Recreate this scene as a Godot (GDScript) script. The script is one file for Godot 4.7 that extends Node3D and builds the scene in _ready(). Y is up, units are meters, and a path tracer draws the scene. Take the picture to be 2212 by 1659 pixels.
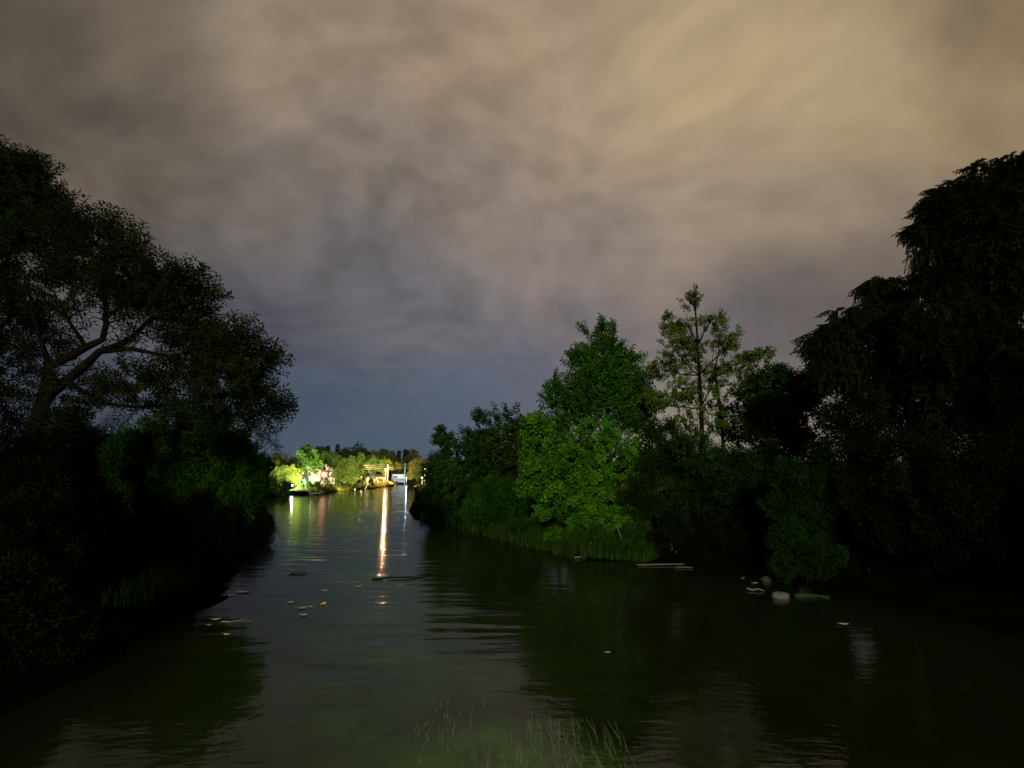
extends Node3D
# A river at night seen from a low bridge: dark wooded banks, a town lit by street lamps far upstream, a clouded sky that glows over the town.

const F := 1296.0            # focal length in units of the survey drawing (2212 wide)
const PITCH := 0.14889       # the camera looks up by 8.53 degrees
const EYE := 5.0             # height of the bridge rail above the water

var rng := RandomNumberGenerator.new()
var used := {}
var mats := {}
var sprays := {}
var bank: PackedVector2Array
var hill_noise := FastNoiseLite.new()

# ------------------------------------------------------------------ helpers

func rnd(a: float, b: float) -> float:
	return rng.randf_range(a, b)

func ball() -> Vector3:
	while true:
		var v := Vector3(rnd(-1, 1), rnd(-1, 1), rnd(-1, 1))
		if v.length_squared() <= 1.0:
			return v
	return Vector3.ZERO

func numbered(called: String) -> String:
	if not used.has(called):
		used[called] = 0
		return called
	used[called] += 1
	return "%s_%03d" % [called, used[called]]

# a point of the place, surveyed from the bridge: bearing, height angle and distance up the river
func at(px: float, py: float, dist: float) -> Vector3:
	var dx := (px - 1106.0) / F
	var dy := -(py - 829.5) / F
	var y := sin(PITCH) + dy * cos(PITCH)
	var z := -cos(PITCH) + dy * sin(PITCH)
	var k := dist / -z
	return Vector3(dx * k, EYE + y * k, -dist)

func size_at(px: float, dist: float) -> float:
	return px / F * dist

# a point on the water seen at that height angle
func on_water(px: float, py: float) -> Vector3:
	var a := at(px, py, 1.0)
	return at(px, py, EYE / (EYE - a.y))

func tag(o: Node, label: String, category: String, group := "") -> void:
	o.set_meta("label", label)
	o.set_meta("category", category)
	if group != "":
		o.set_meta("group", group)

func thing(called: String, label: String, category: String, where: Vector3, turn := 0.0, group := "") -> Node3D:
	var o := Node3D.new()
	o.name = numbered(called)
	o.position = where
	o.rotation.y = turn
	tag(o, label, category, group)
	add_child(o, true)
	return o

func put(called: String, mesh: Mesh, m: Material, parent: Node) -> MeshInstance3D:
	var o := MeshInstance3D.new()
	o.name = called if parent != self else numbered(called)
	o.mesh = mesh
	o.material_override = m
	parent.add_child(o, true)
	return o

func begin() -> SurfaceTool:
	var st := SurfaceTool.new()
	st.begin(Mesh.PRIMITIVE_TRIANGLES)
	return st

func done(st: SurfaceTool) -> ArrayMesh:
	st.generate_normals()
	return st.commit()

func tri(st: SurfaceTool, a: Vector3, b: Vector3, c: Vector3) -> void:
	st.add_vertex(a)
	st.add_vertex(b)
	st.add_vertex(c)

func quad(st: SurfaceTool, a: Vector3, b: Vector3, c: Vector3, d: Vector3) -> void:
	tri(st, a, b, c)
	tri(st, a, c, d)

func box(st: SurfaceTool, c: Vector3, s: Vector3, b := Basis.IDENTITY) -> void:
	var h := s * 0.5
	st.set_smooth_group(-1)
	for f in [[Vector3.RIGHT, Vector3.UP, Vector3.BACK], [Vector3.LEFT, Vector3.UP, Vector3.FORWARD], [Vector3.UP, Vector3.BACK, Vector3.RIGHT], [Vector3.DOWN, Vector3.FORWARD, Vector3.RIGHT], [Vector3.BACK, Vector3.UP, Vector3.LEFT], [Vector3.FORWARD, Vector3.UP, Vector3.RIGHT]]:
		var n: Vector3 = f[0]
		var u: Vector3 = f[1]
		var v: Vector3 = n.cross(u)
		quad(st, c + b * ((n + u + v) * h), c + b * ((n + u - v) * h), c + b * ((n - u - v) * h), c + b * ((n - u + v) * h))

func tube(st: SurfaceTool, pts: Array, radii: Array, sides := 6, uneven := 0.0) -> void:
	st.set_smooth_group(0)
	var rings := []
	var side := Vector3.RIGHT
	for i in pts.size():
		var p: Vector3 = pts[i]
		var d: Vector3 = (pts[mini(i + 1, pts.size() - 1)] - pts[maxi(i - 1, 0)]).normalized()
		side = side - d * side.dot(d)
		if side.length() < 0.05:
			side = d.cross(Vector3.FORWARD)
		side = side.normalized()
		var up := d.cross(side)
		var ring := []
		for k in sides:
			var a := TAU * k / sides
			var r: float = radii[i] * (1.0 + uneven * rnd(-1, 1))
			ring.append(p + (side * cos(a) + up * sin(a)) * r)
		rings.append(ring)
	for i in rings.size() - 1:
		for k in sides:
			var k2 := (k + 1) % sides
			quad(st, rings[i][k], rings[i + 1][k], rings[i + 1][k2], rings[i][k2])
	for k in range(1, sides - 1):
		tri(st, rings[0][0], rings[0][k], rings[0][k + 1])
		tri(st, rings[-1][0], rings[-1][k + 1], rings[-1][k])

# a bent line from a to b in n steps
func bent(a: Vector3, b: Vector3, n: int, sag: float, wild: float) -> Array:
	var pts := []
	var l := a.distance_to(b)
	for i in n + 1:
		var t := float(i) / n
		var p := a.lerp(b, t) + Vector3.UP * sag * l * 4.0 * t * (1.0 - t)
		if i > 0 and i < n:
			p += Vector3(rnd(-1, 1), rnd(-1, 1), rnd(-1, 1)) * wild * l
		pts.append(p)
	return pts

func taper(r0: float, r1: float, n: int) -> Array:
	var r := []
	for i in n + 1:
		r.append(lerpf(r0, r1, float(i) / n))
	return r

# ------------------------------------------------------------------ materials

func noise_tex(freq: float, oct: int, a: Color, b: Color, size := 256, bump := 0.0, sd := 1) -> NoiseTexture2D:
	var n := FastNoiseLite.new()
	n.noise_type = FastNoiseLite.TYPE_SIMPLEX_SMOOTH
	n.frequency = freq
	n.fractal_octaves = oct
	n.seed = sd
	var t := NoiseTexture2D.new()
	t.width = size
	t.height = size
	t.seamless = true
	t.noise = n
	if bump > 0.0:
		t.as_normal_map = true
		t.bump_strength = bump
	else:
		var g := Gradient.new()
		g.set_color(0, a)
		g.set_color(1, b)
		t.color_ramp = g
	return t

func lin(r: float, g: float, b: float) -> Color:
	return Color(r, g, b).linear_to_srgb()

func plain(c: Color, rough := 0.8, spec := 0.5) -> StandardMaterial3D:
	var m := StandardMaterial3D.new()
	m.albedo_color = c
	m.roughness = rough
	m.metallic_specular = spec
	return m

func grained(a: Color, b: Color, freq: float, tile: Vector3, rough := 0.9, relief := 0.0) -> StandardMaterial3D:
	var m := StandardMaterial3D.new()
	m.albedo_texture = noise_tex(freq, 4, a, b)
	m.roughness = rough
	m.metallic_specular = 0.3
	m.uv1_triplanar = true
	m.uv1_world_triplanar = true
	m.uv1_scale = tile
	if relief > 0.0:
		m.heightmap_enabled = true
		m.heightmap_texture = noise_tex(freq * 1.7, 4, Color.BLACK, Color.WHITE, 256, 0.0, 7)
		m.heightmap_scale = relief
	return m

func glow(c: Color, energy: float, face := 0.9) -> StandardMaterial3D:
	var m := StandardMaterial3D.new()
	m.albedo_color = Color(face, face, face)
	m.emission_enabled = true
	m.emission = c
	m.emission_energy_multiplier = energy
	return m

func make_materials() -> void:
	var leaf := StandardMaterial3D.new()
	leaf.vertex_color_use_as_albedo = true
	leaf.roughness = 0.6
	leaf.metallic_specular = 0.15
	leaf.backlight_enabled = true
	leaf.backlight = lin(0.5, 0.6, 0.25)
	mats.leaf = leaf
	mats.bark = grained(lin(0.004, 0.0035, 0.003), lin(0.013, 0.011, 0.009), 0.02, Vector3(1.2, 0.35, 1.2), 0.95, 2.0)
	mats.pale_bark = grained(lin(0.1, 0.09, 0.075), lin(0.26, 0.24, 0.2), 0.03, Vector3(1.0, 0.4, 1.0), 0.9, 1.0)
	# bare ground: one relief, tinted as leaf mould, wet mud, and a painted green glow under water
	mats.soil = grained(lin(0.45, 0.45, 0.45), lin(1.0, 1.0, 1.0), 0.012, Vector3(0.11, 0.11, 0.11), 1.0, 4.0)
	mats.soil.vertex_color_use_as_albedo = true
	mats.soil.specular_mode = BaseMaterial3D.SPECULAR_DISABLED
	mats.bark.specular_mode = BaseMaterial3D.SPECULAR_DISABLED
	mats.sand = grained(lin(0.02, 0.02, 0.01), lin(0.06, 0.055, 0.03), 0.02, Vector3(0.4, 0.4, 0.4), 1.0, 2.0)
	mats.driftwood = grained(lin(0.05, 0.048, 0.04), lin(0.17, 0.16, 0.14), 0.04, Vector3(1.5, 1.5, 1.5), 0.9, 0.6)
	mats.stone = grained(lin(0.05, 0.05, 0.049), lin(0.15, 0.15, 0.144), 0.04, Vector3(1.2, 1.2, 1.2), 0.85, 1.0)
	mats.mossy = grained(lin(0.01, 0.025, 0.007), lin(0.03, 0.06, 0.015), 0.05, Vector3(2, 2, 2), 1.0, 1.5)
	mats.pole_wood = grained(lin(0.08, 0.065, 0.05), lin(0.15, 0.125, 0.1), 0.03, Vector3(2, 0.3, 2), 0.9)
	mats.wire = plain(lin(0.3, 0.3, 0.29), 0.5)
	mats.steel = plain(lin(0.25, 0.26, 0.27), 0.5)
	mats.siding = grained(lin(0.4, 0.52, 0.66), lin(0.48, 0.6, 0.74), 0.02, Vector3(0.2, 2.0, 0.2), 0.7)
	mats.cream = grained(lin(0.58, 0.53, 0.43), lin(0.7, 0.65, 0.54), 0.02, Vector3(0.5, 0.5, 0.5), 0.8)
	mats.white = grained(lin(0.68, 0.68, 0.66), lin(0.8, 0.8, 0.78), 0.02, Vector3(0.5, 0.5, 0.5), 0.7)
	mats.roof = grained(lin(0.03, 0.03, 0.034), lin(0.06, 0.058, 0.06), 0.05, Vector3(0.6, 0.6, 0.6), 0.9)
	mats.dark_glass = plain(lin(0.01, 0.013, 0.03), 0.1)
	mats.trim = plain(lin(0.75, 0.77, 0.8), 0.6)
	mats.lit_window = glow(Color(1.0, 0.86, 0.66), 2.2)
	mats.weed = plain(lin(0.24, 0.33, 0.17), 0.8)

# ------------------------------------------------------------------ sprays of leaves

func leaf_shape(st: SurfaceTool, p: Vector3, d: Vector3, n: Vector3, l: float, w: float) -> void:
	var s := d.cross(n).normalized()
	var fold := n * w * 0.35
	var m := p + d * l * 0.45
	var tip := p + d * l - n * l * 0.12
	tri(st, p, m + s * w * 0.5 + fold, tip)
	tri(st, p, tip, m - s * w * 0.5 + fold)

func spray(kind: String) -> Mesh:
	if sprays.has(kind):
		return sprays[kind]
	var st := begin()
	st.set_smooth_group(-1)
	var y := Vector3.UP
	match kind.get_slice("_", 0):
		"broad":      # an alternate-leaved twig, rising
			for i in 11:
				var t := 0.08 + 0.085 * i
				var a := i * 2.4 + rnd(-0.4, 0.4)
				var o := Vector3(cos(a), 0, sin(a))
				var d := (o * 0.9 + y * rnd(-0.1, 0.7)).normalized()
				leaf_shape(st, y * t * 0.62 + o * 0.02, d, (y + o * rnd(-1.2, 1.2) + o.cross(y) * rnd(-1.1, 1.1)).slide(d).normalized(), rnd(0.2, 0.34), rnd(0.14, 0.21))
		"lance":      # narrow leaves that lean along the twig
			for i in 18:
				var t := 0.06 + 0.053 * i
				var a := i * 2.4 + rnd(-0.5, 0.5)
				var o := Vector3(cos(a), 0, sin(a))
				var d := (o * 0.7 + y * rnd(0.2, 0.8)).normalized()
				leaf_shape(st, y * t * 0.8, d, (y + o * rnd(-1.0, 0.6) + o.cross(y) * rnd(-1.0, 1.0)).slide(d).normalized(), rnd(0.15, 0.24), rnd(0.035, 0.055))
		"weep":       # a hanging strand
			for i in 26:
				var t := 0.05 * i
				var a := i * 2.4 + rnd(-0.5, 0.5)
				var o := Vector3(cos(a), 0, sin(a))
				var d := (o * rnd(0.3, 0.7) - y).normalized()
				var bow := Vector3(0.22 * (1.0 - exp(-t * 3.0)), 0, 0)
				leaf_shape(st, bow - y * (t - 0.12), d, o.slide(d).normalized(), rnd(0.15, 0.22), rnd(0.04, 0.06))
		"droop":      # a twig that arches over, narrow leaves hanging from it
			for i in 22:
				var t := 0.05 * i
				var p := Vector3(0.5 * t, 0.14 * t - 0.5 * t * t, 0)
				var a := i * 2.4 + rnd(-0.5, 0.5)
				var d := Vector3(0.5 + 0.5 * cos(a), -0.2 - 0.9 * t, 0.8 * sin(a)).normalized()
				leaf_shape(st, p, d, Vector3(rnd(-1, 1), 1, rnd(-1, 1)).slide(d).normalized(), rnd(0.17, 0.27), rnd(0.05, 0.075))
		"fine":       # a shrub tuft of small leaves
			for i in 22:
				var v := ball()
				var d := (v + y * 0.5).normalized()
				leaf_shape(st, v * 0.3, d, d.cross(Vector3(rnd(-1, 1), rnd(-1, 1), rnd(-1, 1))).normalized(), rnd(0.12, 0.2), rnd(0.05, 0.08))
		"shoot":      # a stiff upright shoot crowded with leaves
			for i in 16:
				var t := 0.07 * i
				var a := i * 2.4
				var o := Vector3(cos(a), 0, sin(a))
				var d := (o * 0.7 + y * rnd(0.3, 0.8)).normalized()
				leaf_shape(st, y * t, d, (y + o.cross(y) * rnd(-1.2, 1.2)).slide(d).normalized(), rnd(0.18, 0.28), rnd(0.12, 0.18))
		"far":        # a coarse tuft, for trees hundreds of metres away
			for i in 12:
				var v := ball()
				var d := (v + y * 0.3).normalized()
				leaf_shape(st, v * 0.5, d, d.cross(Vector3(rnd(-1, 1), rnd(-1, 1), rnd(-1, 1))).normalized(), rnd(0.35, 0.6), rnd(0.2, 0.34))
		"needle":     # a flat drooping conifer branchlet
			for i in 14:
				var t := 0.1 * i
				var s := 1.0 if i % 2 else -1.0
				var d := Vector3(s * 0.8, 0.75, rnd(-0.35, 0.1)).normalized()
				leaf_shape(st, y * t, d, Vector3(0, 0, 1).slide(d).normalized(), 0.55, 0.16)
		"blade":      # a tuft of long grass
			for i in 13:
				var a := rnd(0, TAU)
				var o := Vector3(cos(a), 0, sin(a))
				var h := rnd(0.55, 1.0)
				var b := o * rnd(0.0, 0.12)
				var s := o.cross(y) * rnd(0.008, 0.014)
				var m := b + y * h * 0.6 + o * 0.1
				var e := b + y * h * rnd(0.75, 1.0) + o * rnd(0.2, 0.5)
				quad(st, b - s, b + s, m + s * 0.8, m - s * 0.8)
				tri(st, m - s * 0.8, m + s * 0.8, e)
	sprays[kind] = done(st)
	return sprays[kind]

func scatter(called: String, kind: String, where: Array, tints: Array, parent: Node, m: Material) -> MultiMeshInstance3D:
	var mm := MultiMesh.new()
	mm.transform_format = MultiMesh.TRANSFORM_3D
	mm.use_colors = true
	mm.mesh = spray(kind)
	mm.instance_count = where.size()
	for i in where.size():
		mm.set_instance_transform(i, where[i])
		mm.set_instance_color(i, tints[i])
	var o := MultiMeshInstance3D.new()
	o.name = called if parent != self else numbered(called)
	o.multimesh = mm
	o.material_override = m
	o.set_meta("kind", "stuff")
	parent.add_child(o, true)
	return o

func turned(along: Vector3, roll: float, s: float) -> Basis:
	var y := along.normalized()
	var x := y.cross(Vector3.FORWARD if absf(y.z) < 0.9 else Vector3.RIGHT).normalized()
	return Basis(x, y, x.cross(y)).rotated(y, roll).scaled(Vector3(s, s, s))

# Leaves of one crown. Each blob is [centre, radius, sprays]: foliage gathers in clumps, more of them towards the outside.
func crown(parent: Node3D, blobs: Array, kind: String, tint: Color, s: float, how := {}) -> void:
	var where := []
	var tints := []
	var base := parent.position
	var up: float = how.get("up", 0.35)
	var clump: float = how.get("clump", 0.32)
	var flat: float = how.get("flat", 1.0)
	for b in blobs:
		var c: Vector3 = b[0]
		var r: float = b[1]
		var n: int = b[2]
		n = int(n * float(how.get("dense", 1.0)))
		var per: int = how.get("per", 14)
		var heads := maxi(1, n / per)
		for h in heads:
			var v: Vector3 = ball().normalized() * pow(rng.randf(), 0.42)
			var p := c + Vector3(v.x, v.y * flat, v.z) * r * (1.0 - clump * 0.5)
			var shade := rnd(0.55, 1.35)
			var warm := rnd(-0.15, how.get("warm", 0.25))
			for k in per:
				var w := ball()
				var q := p + w * r * clump * rnd(0.7, 1.15)
				var out := (q - c).normalized() + w * 0.7 + Vector3.UP * up
				var t := Transform3D(turned(out, rnd(0, TAU), s * rnd(0.75, 1.25)), q - base)
				if kind == "droop":
					t = Transform3D((Basis(Vector3.UP, atan2(-(q - c).z, (q - c).x) + rnd(-1.0, 1.0)) * Basis(Vector3.BACK, rnd(-0.9, 0.7)) * Basis(Vector3.RIGHT, rnd(-0.8, 0.8))).scaled(Vector3.ONE * s * rnd(0.7, 1.3)), q - base)
				if kind.begins_with("weep"):
					var bb := Basis(Vector3.UP, atan2(-(q - c).z, (q - c).x) + rnd(-0.9, 0.9)) * Basis(Vector3.BACK, rnd(-0.1, 0.3))
					t = Transform3D(bb.scaled(Vector3.ONE * s * rnd(0.7, 1.3)), q - base)
				where.append(t)
				var f := shade * rnd(0.65, 1.35)
				tints.append(Color(tint.r * f * (1.0 + warm), tint.g * f, tint.b * f * (1.0 - warm)))
	scatter("crown", kind, where, tints, parent, mats.leaf)

func ground_at(x: float, z: float) -> float:
	return height(x, z)

# a whole tree: blobs in survey units [px, py, radius, sprays]; dist its distance up the river
func tree(called: String, label: String, group: String, dist: float, foot_px: float, list: Array, kind: String, tint: Color, s: float, how := {}) -> Node3D:
	var x := (foot_px - 1106.0) / F * dist
	x *= how.get("x_fix", 1.0)
	var base := Vector3(x, ground_at(x, -dist) - 0.15, -dist)
	var o := thing(called, label, how.get("category", "tree"), base, 0.0, group)
	var blobs := []
	var top := 0.0
	var mid := Vector3.ZERO
	for b in list:
		var dz: float = b[4] if b.size() > 4 else rnd(-0.5, 0.5) * size_at(b[2], dist) * how.get("deep", 1.0)
		var c := at(b[0], b[1], dist - dz)
		blobs.append([c, size_at(b[2], dist), b[3]])
		top = maxf(top, c.y)
		mid += c / list.size()
	var tr: float = how.get("trunk", 0.22)
	var bk: Material = mats[how.get("bark", "bark")]
	var st := begin()
	var head := Vector3(lerpf(base.x, mid.x, how.get("lean", 0.7)), lerpf(base.y, top, how.get("fork", 0.8)), lerpf(base.z, mid.z, 0.5)) - base
	var spine := []
	if how.has("spine"):
		for q in how.spine:
			spine.append(at(q[0], q[1], dist) - base)
	else:
		spine = bent(Vector3.ZERO, head, 6, 0.0, 0.02)
	tube(st, spine, taper(tr, tr * how.get("tip", 0.3), spine.size() - 1), 7, 0.06)
	put("trunk", done(st), bk, o)
	if how.get("limbs", true):
		for b in blobs:
			var c: Vector3 = b[0] - base
			var best: Vector3 = spine[1]
			for q in spine.slice(1):
				if q.y < c.y - 0.15 * b[1] and absf(q.y - c.y) < absf(best.y - c.y) or best.y > c.y:
					best = q
			var ls := begin()
			var lr := clampf(tr * 0.3, 0.03, 0.22)
			var line := bent(best, c, 4, how.get("sag", 0.04), 0.035)
			tube(ls, line, taper(lr, lr * 0.35, 4), 5)
			for k in how.get("twigs", 5):
				var v: Vector3 = (ball() + Vector3.UP * 0.3) * b[1] * 0.85
				var from: Vector3 = line[2 + k % 3]
				tube(ls, bent(from, c + v, 3, 0.03, 0.05), taper(lr * 0.4, lr * 0.1, 3), 4)
			put("limb", done(ls), bk, o)
	crown(o, blobs, kind, tint, s, how)
	return o

# ------------------------------------------------------------------ the land

func make_bank() -> void:
	bank = PackedVector2Array([Vector2(-13, 70), Vector2(-11, 0), Vector2(-10.5, -15), Vector2(-11.5, -25), Vector2(-16.2, -37), Vector2(-24, -61), Vector2(-37, -90), Vector2(-46, -113), Vector2(-54.5, -144), Vector2(-48.5, -151), Vector2(-50, -169), Vector2(-50.5, -196), Vector2(-48.6, -214), Vector2(-49.5, -255), Vector2(-51, -268), Vector2(-60, -300), Vector2(-40, -309), Vector2(40, -312), Vector2(60, -290), Vector2(-30, -288), Vector2(-47, -283), Vector2(-43, -262), Vector2(-33, -205), Vector2(-20.5, -130), Vector2(-14.5, -85), Vector2(-10.6, -67), Vector2(-2.8, -53.5), Vector2(4.4, -36), Vector2(7.7, -35.6), Vector2(11.8, -31), Vector2(14.2, -25.6), Vector2(16, -18), Vector2(18, 0), Vector2(18, 70)])
	hill_noise.frequency = 0.06
	hill_noise.fractal_octaves = 3
	hill_noise.seed = 4

func shore(x: float, z: float) -> float:
	var p := Vector2(x, z)
	var best := 1e9
	for i in bank.size():
		best = minf(best, p.distance_squared_to(Geometry2D.get_closest_point_to_segment(p, bank[i], bank[(i + 1) % bank.size()])))
	return sqrt(best) * (-1.0 if Geometry2D.is_point_in_polygon(p, bank) else 1.0)

func height(x: float, z: float) -> float:
	var d := shore(x, z) + 0.5 * hill_noise.get_noise_2d(x * 4.0, z * 4.0)
	if d < 0.0:
		return -minf(1.6, -d * 0.3)
	return smoothstep(0.0, 2.2, d) * (0.6 if z > -140.0 else 0.9) + minf(d, 60.0) * 0.012 + (0.25 * hill_noise.get_noise_2d(x, z)) * smoothstep(0.0, 3.0, d) + smoothstep(-320.0, -520.0, z) * 14.0

# band of the current where the water's green glow is painted on the bed
func glow_band(x: float, z: float) -> float:
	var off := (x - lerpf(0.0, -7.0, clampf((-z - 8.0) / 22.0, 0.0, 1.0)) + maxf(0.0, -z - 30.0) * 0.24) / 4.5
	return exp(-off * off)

func steps(list: Array) -> PackedFloat32Array:
	var out := PackedFloat32Array()
	for s in list:
		var n: int = s[2]
		for i in n:
			out.append(lerpf(s[0], s[1], float(i) / n))
	out.append(list[-1][1])
	return out

func make_land() -> void:
	var xs := steps([[-900.0, -130.0, 8], [-130.0, -62.0, 12], [-62.0, -40.0, 26], [-40.0, 24.0, 74], [24.0, 120.0, 14], [120.0, 900.0, 8]])
	var zs := steps([[70.0, 0.0, 10], [0.0, -80.0, 84], [-80.0, -320.0, 100], [-320.0, -560.0, 16], [-560.0, -1800.0, 8]])
	var st := begin()
	st.set_smooth_group(0)
	for z in zs:
		for x in xs:
			var h := height(x, z)
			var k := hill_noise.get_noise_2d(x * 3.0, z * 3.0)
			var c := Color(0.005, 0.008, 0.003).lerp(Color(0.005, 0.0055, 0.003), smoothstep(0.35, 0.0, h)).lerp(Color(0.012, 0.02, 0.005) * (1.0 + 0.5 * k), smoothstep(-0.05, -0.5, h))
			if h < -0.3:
				c = c.lerp(Color(0.07, 0.17, 0.015) * (1.0 + 0.5 * k), glow_band(x, z))  # brighter green painted into the bed for the glow on the water
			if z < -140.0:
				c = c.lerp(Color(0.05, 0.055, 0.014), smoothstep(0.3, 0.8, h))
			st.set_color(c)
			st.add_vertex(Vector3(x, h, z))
	var w := xs.size()
	for j in zs.size() - 1:
		for i in w - 1:
			var a := j * w + i
			for k in [a, a + w, a + w + 1, a, a + w + 1, a + 1]:
				st.add_index(k)
	st.generate_normals()
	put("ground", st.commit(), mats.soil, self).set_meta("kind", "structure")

	# the river, its surface curled by slow swells that the fine ripples ride on
	var n1 := FastNoiseLite.new()
	n1.frequency = 0.42
	n1.fractal_octaves = 3
	n1.seed = 11
	var n2 := FastNoiseLite.new()
	n2.frequency = 0.03
	n2.seed = 5
	var wx := steps([[-140.0, -64.0, 10], [-64.0, 20.0, 150], [20.0, 90.0, 8]])
	var wz := steps([[70.0, -6.0, 6], [-6.0, -80.0, 260], [-80.0, -330.0, 140]])
	st = begin()
	for z in wz:
		for x in wx:
			var rough := (0.8 + 1.1 * n2.get_noise_2d(x * 2.0, z)) * lerpf(1.0, 0.3, smoothstep(-35.0, -120.0, z)) * lerpf(0.3, 1.0, smoothstep(-12.0, -22.0, z)) * lerpf(0.65, 1.7, glow_band(x, z) * smoothstep(-80.0, -55.0, z))
			var e := 0.25
			var f := func(a: float, b: float) -> float: return 0.02 * n1.get_noise_2d(a * 0.32, b * 1.9)
			var h: float = f.call(x, z)
			st.set_normal(Vector3(-(f.call(x + e, z) - h) / e * rough, 1.0, -(f.call(x, z + e) - h) / e * rough).normalized())
			st.add_vertex(Vector3(x, h * 0.3, z))
	w = wx.size()
	for j in wz.size() - 1:
		for i in w - 1:
			var a := j * w + i
			for k in [a, a + w, a + w + 1, a, a + w + 1, a + 1]:
				st.add_index(k)
	var wm := StandardMaterial3D.new()
	wm.transparency = BaseMaterial3D.TRANSPARENCY_ALPHA
	wm.albedo_color = Color(lin(0.016, 0.022, 0.008), 0.35)
	wm.roughness = 0.05
	wm.metallic_specular = 0.35
	wm.uv1_triplanar = true
	wm.uv1_world_triplanar = true
	wm.uv1_scale = Vector3(0.08, 0.14, 0.22)
	wm.normal_enabled = true
	wm.normal_texture = noise_tex(0.012, 5, Color.BLACK, Color.WHITE, 1024, 6.0, 21)
	wm.normal_scale = 0.16
	put("water", st.commit(), wm, self).set_meta("kind", "structure")

	# a shoal just below the bridge, its middle painted brighter as a green glow
	st = begin()
	st.set_smooth_group(0)
	var ring := 40
	for k in 8:
		for i in ring:
			var a := TAU * i / ring
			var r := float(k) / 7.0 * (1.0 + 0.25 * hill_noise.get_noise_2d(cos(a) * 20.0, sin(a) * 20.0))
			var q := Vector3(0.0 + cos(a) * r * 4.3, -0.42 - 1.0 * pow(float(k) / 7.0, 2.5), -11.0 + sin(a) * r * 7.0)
			st.set_color(Color(0.15, 0.44, 0.02).lerp(Color(0.012, 0.02, 0.005).lerp(Color(0.07, 0.17, 0.015), glow_band(q.x, q.z)), smoothstep(0.15, 0.9, float(k) / 7.0)) * (1.0 + 0.5 * hill_noise.get_noise_2d(q.x * 14.0, q.z * 14.0)))
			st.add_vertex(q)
	for k in 7:
		for i in ring:
			var a := k * ring + i
			var b := k * ring + (i + 1) % ring
			for q in [a, b, a + ring, b, b + ring, a + ring]:
				st.add_index(q)
	st.generate_normals()
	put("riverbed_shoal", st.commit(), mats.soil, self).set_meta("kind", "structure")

# ------------------------------------------------------------------ the sky

func to_lin(c: float) -> float:
	return Color(c / 255.0, 0, 0).srgb_to_linear().r

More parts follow.
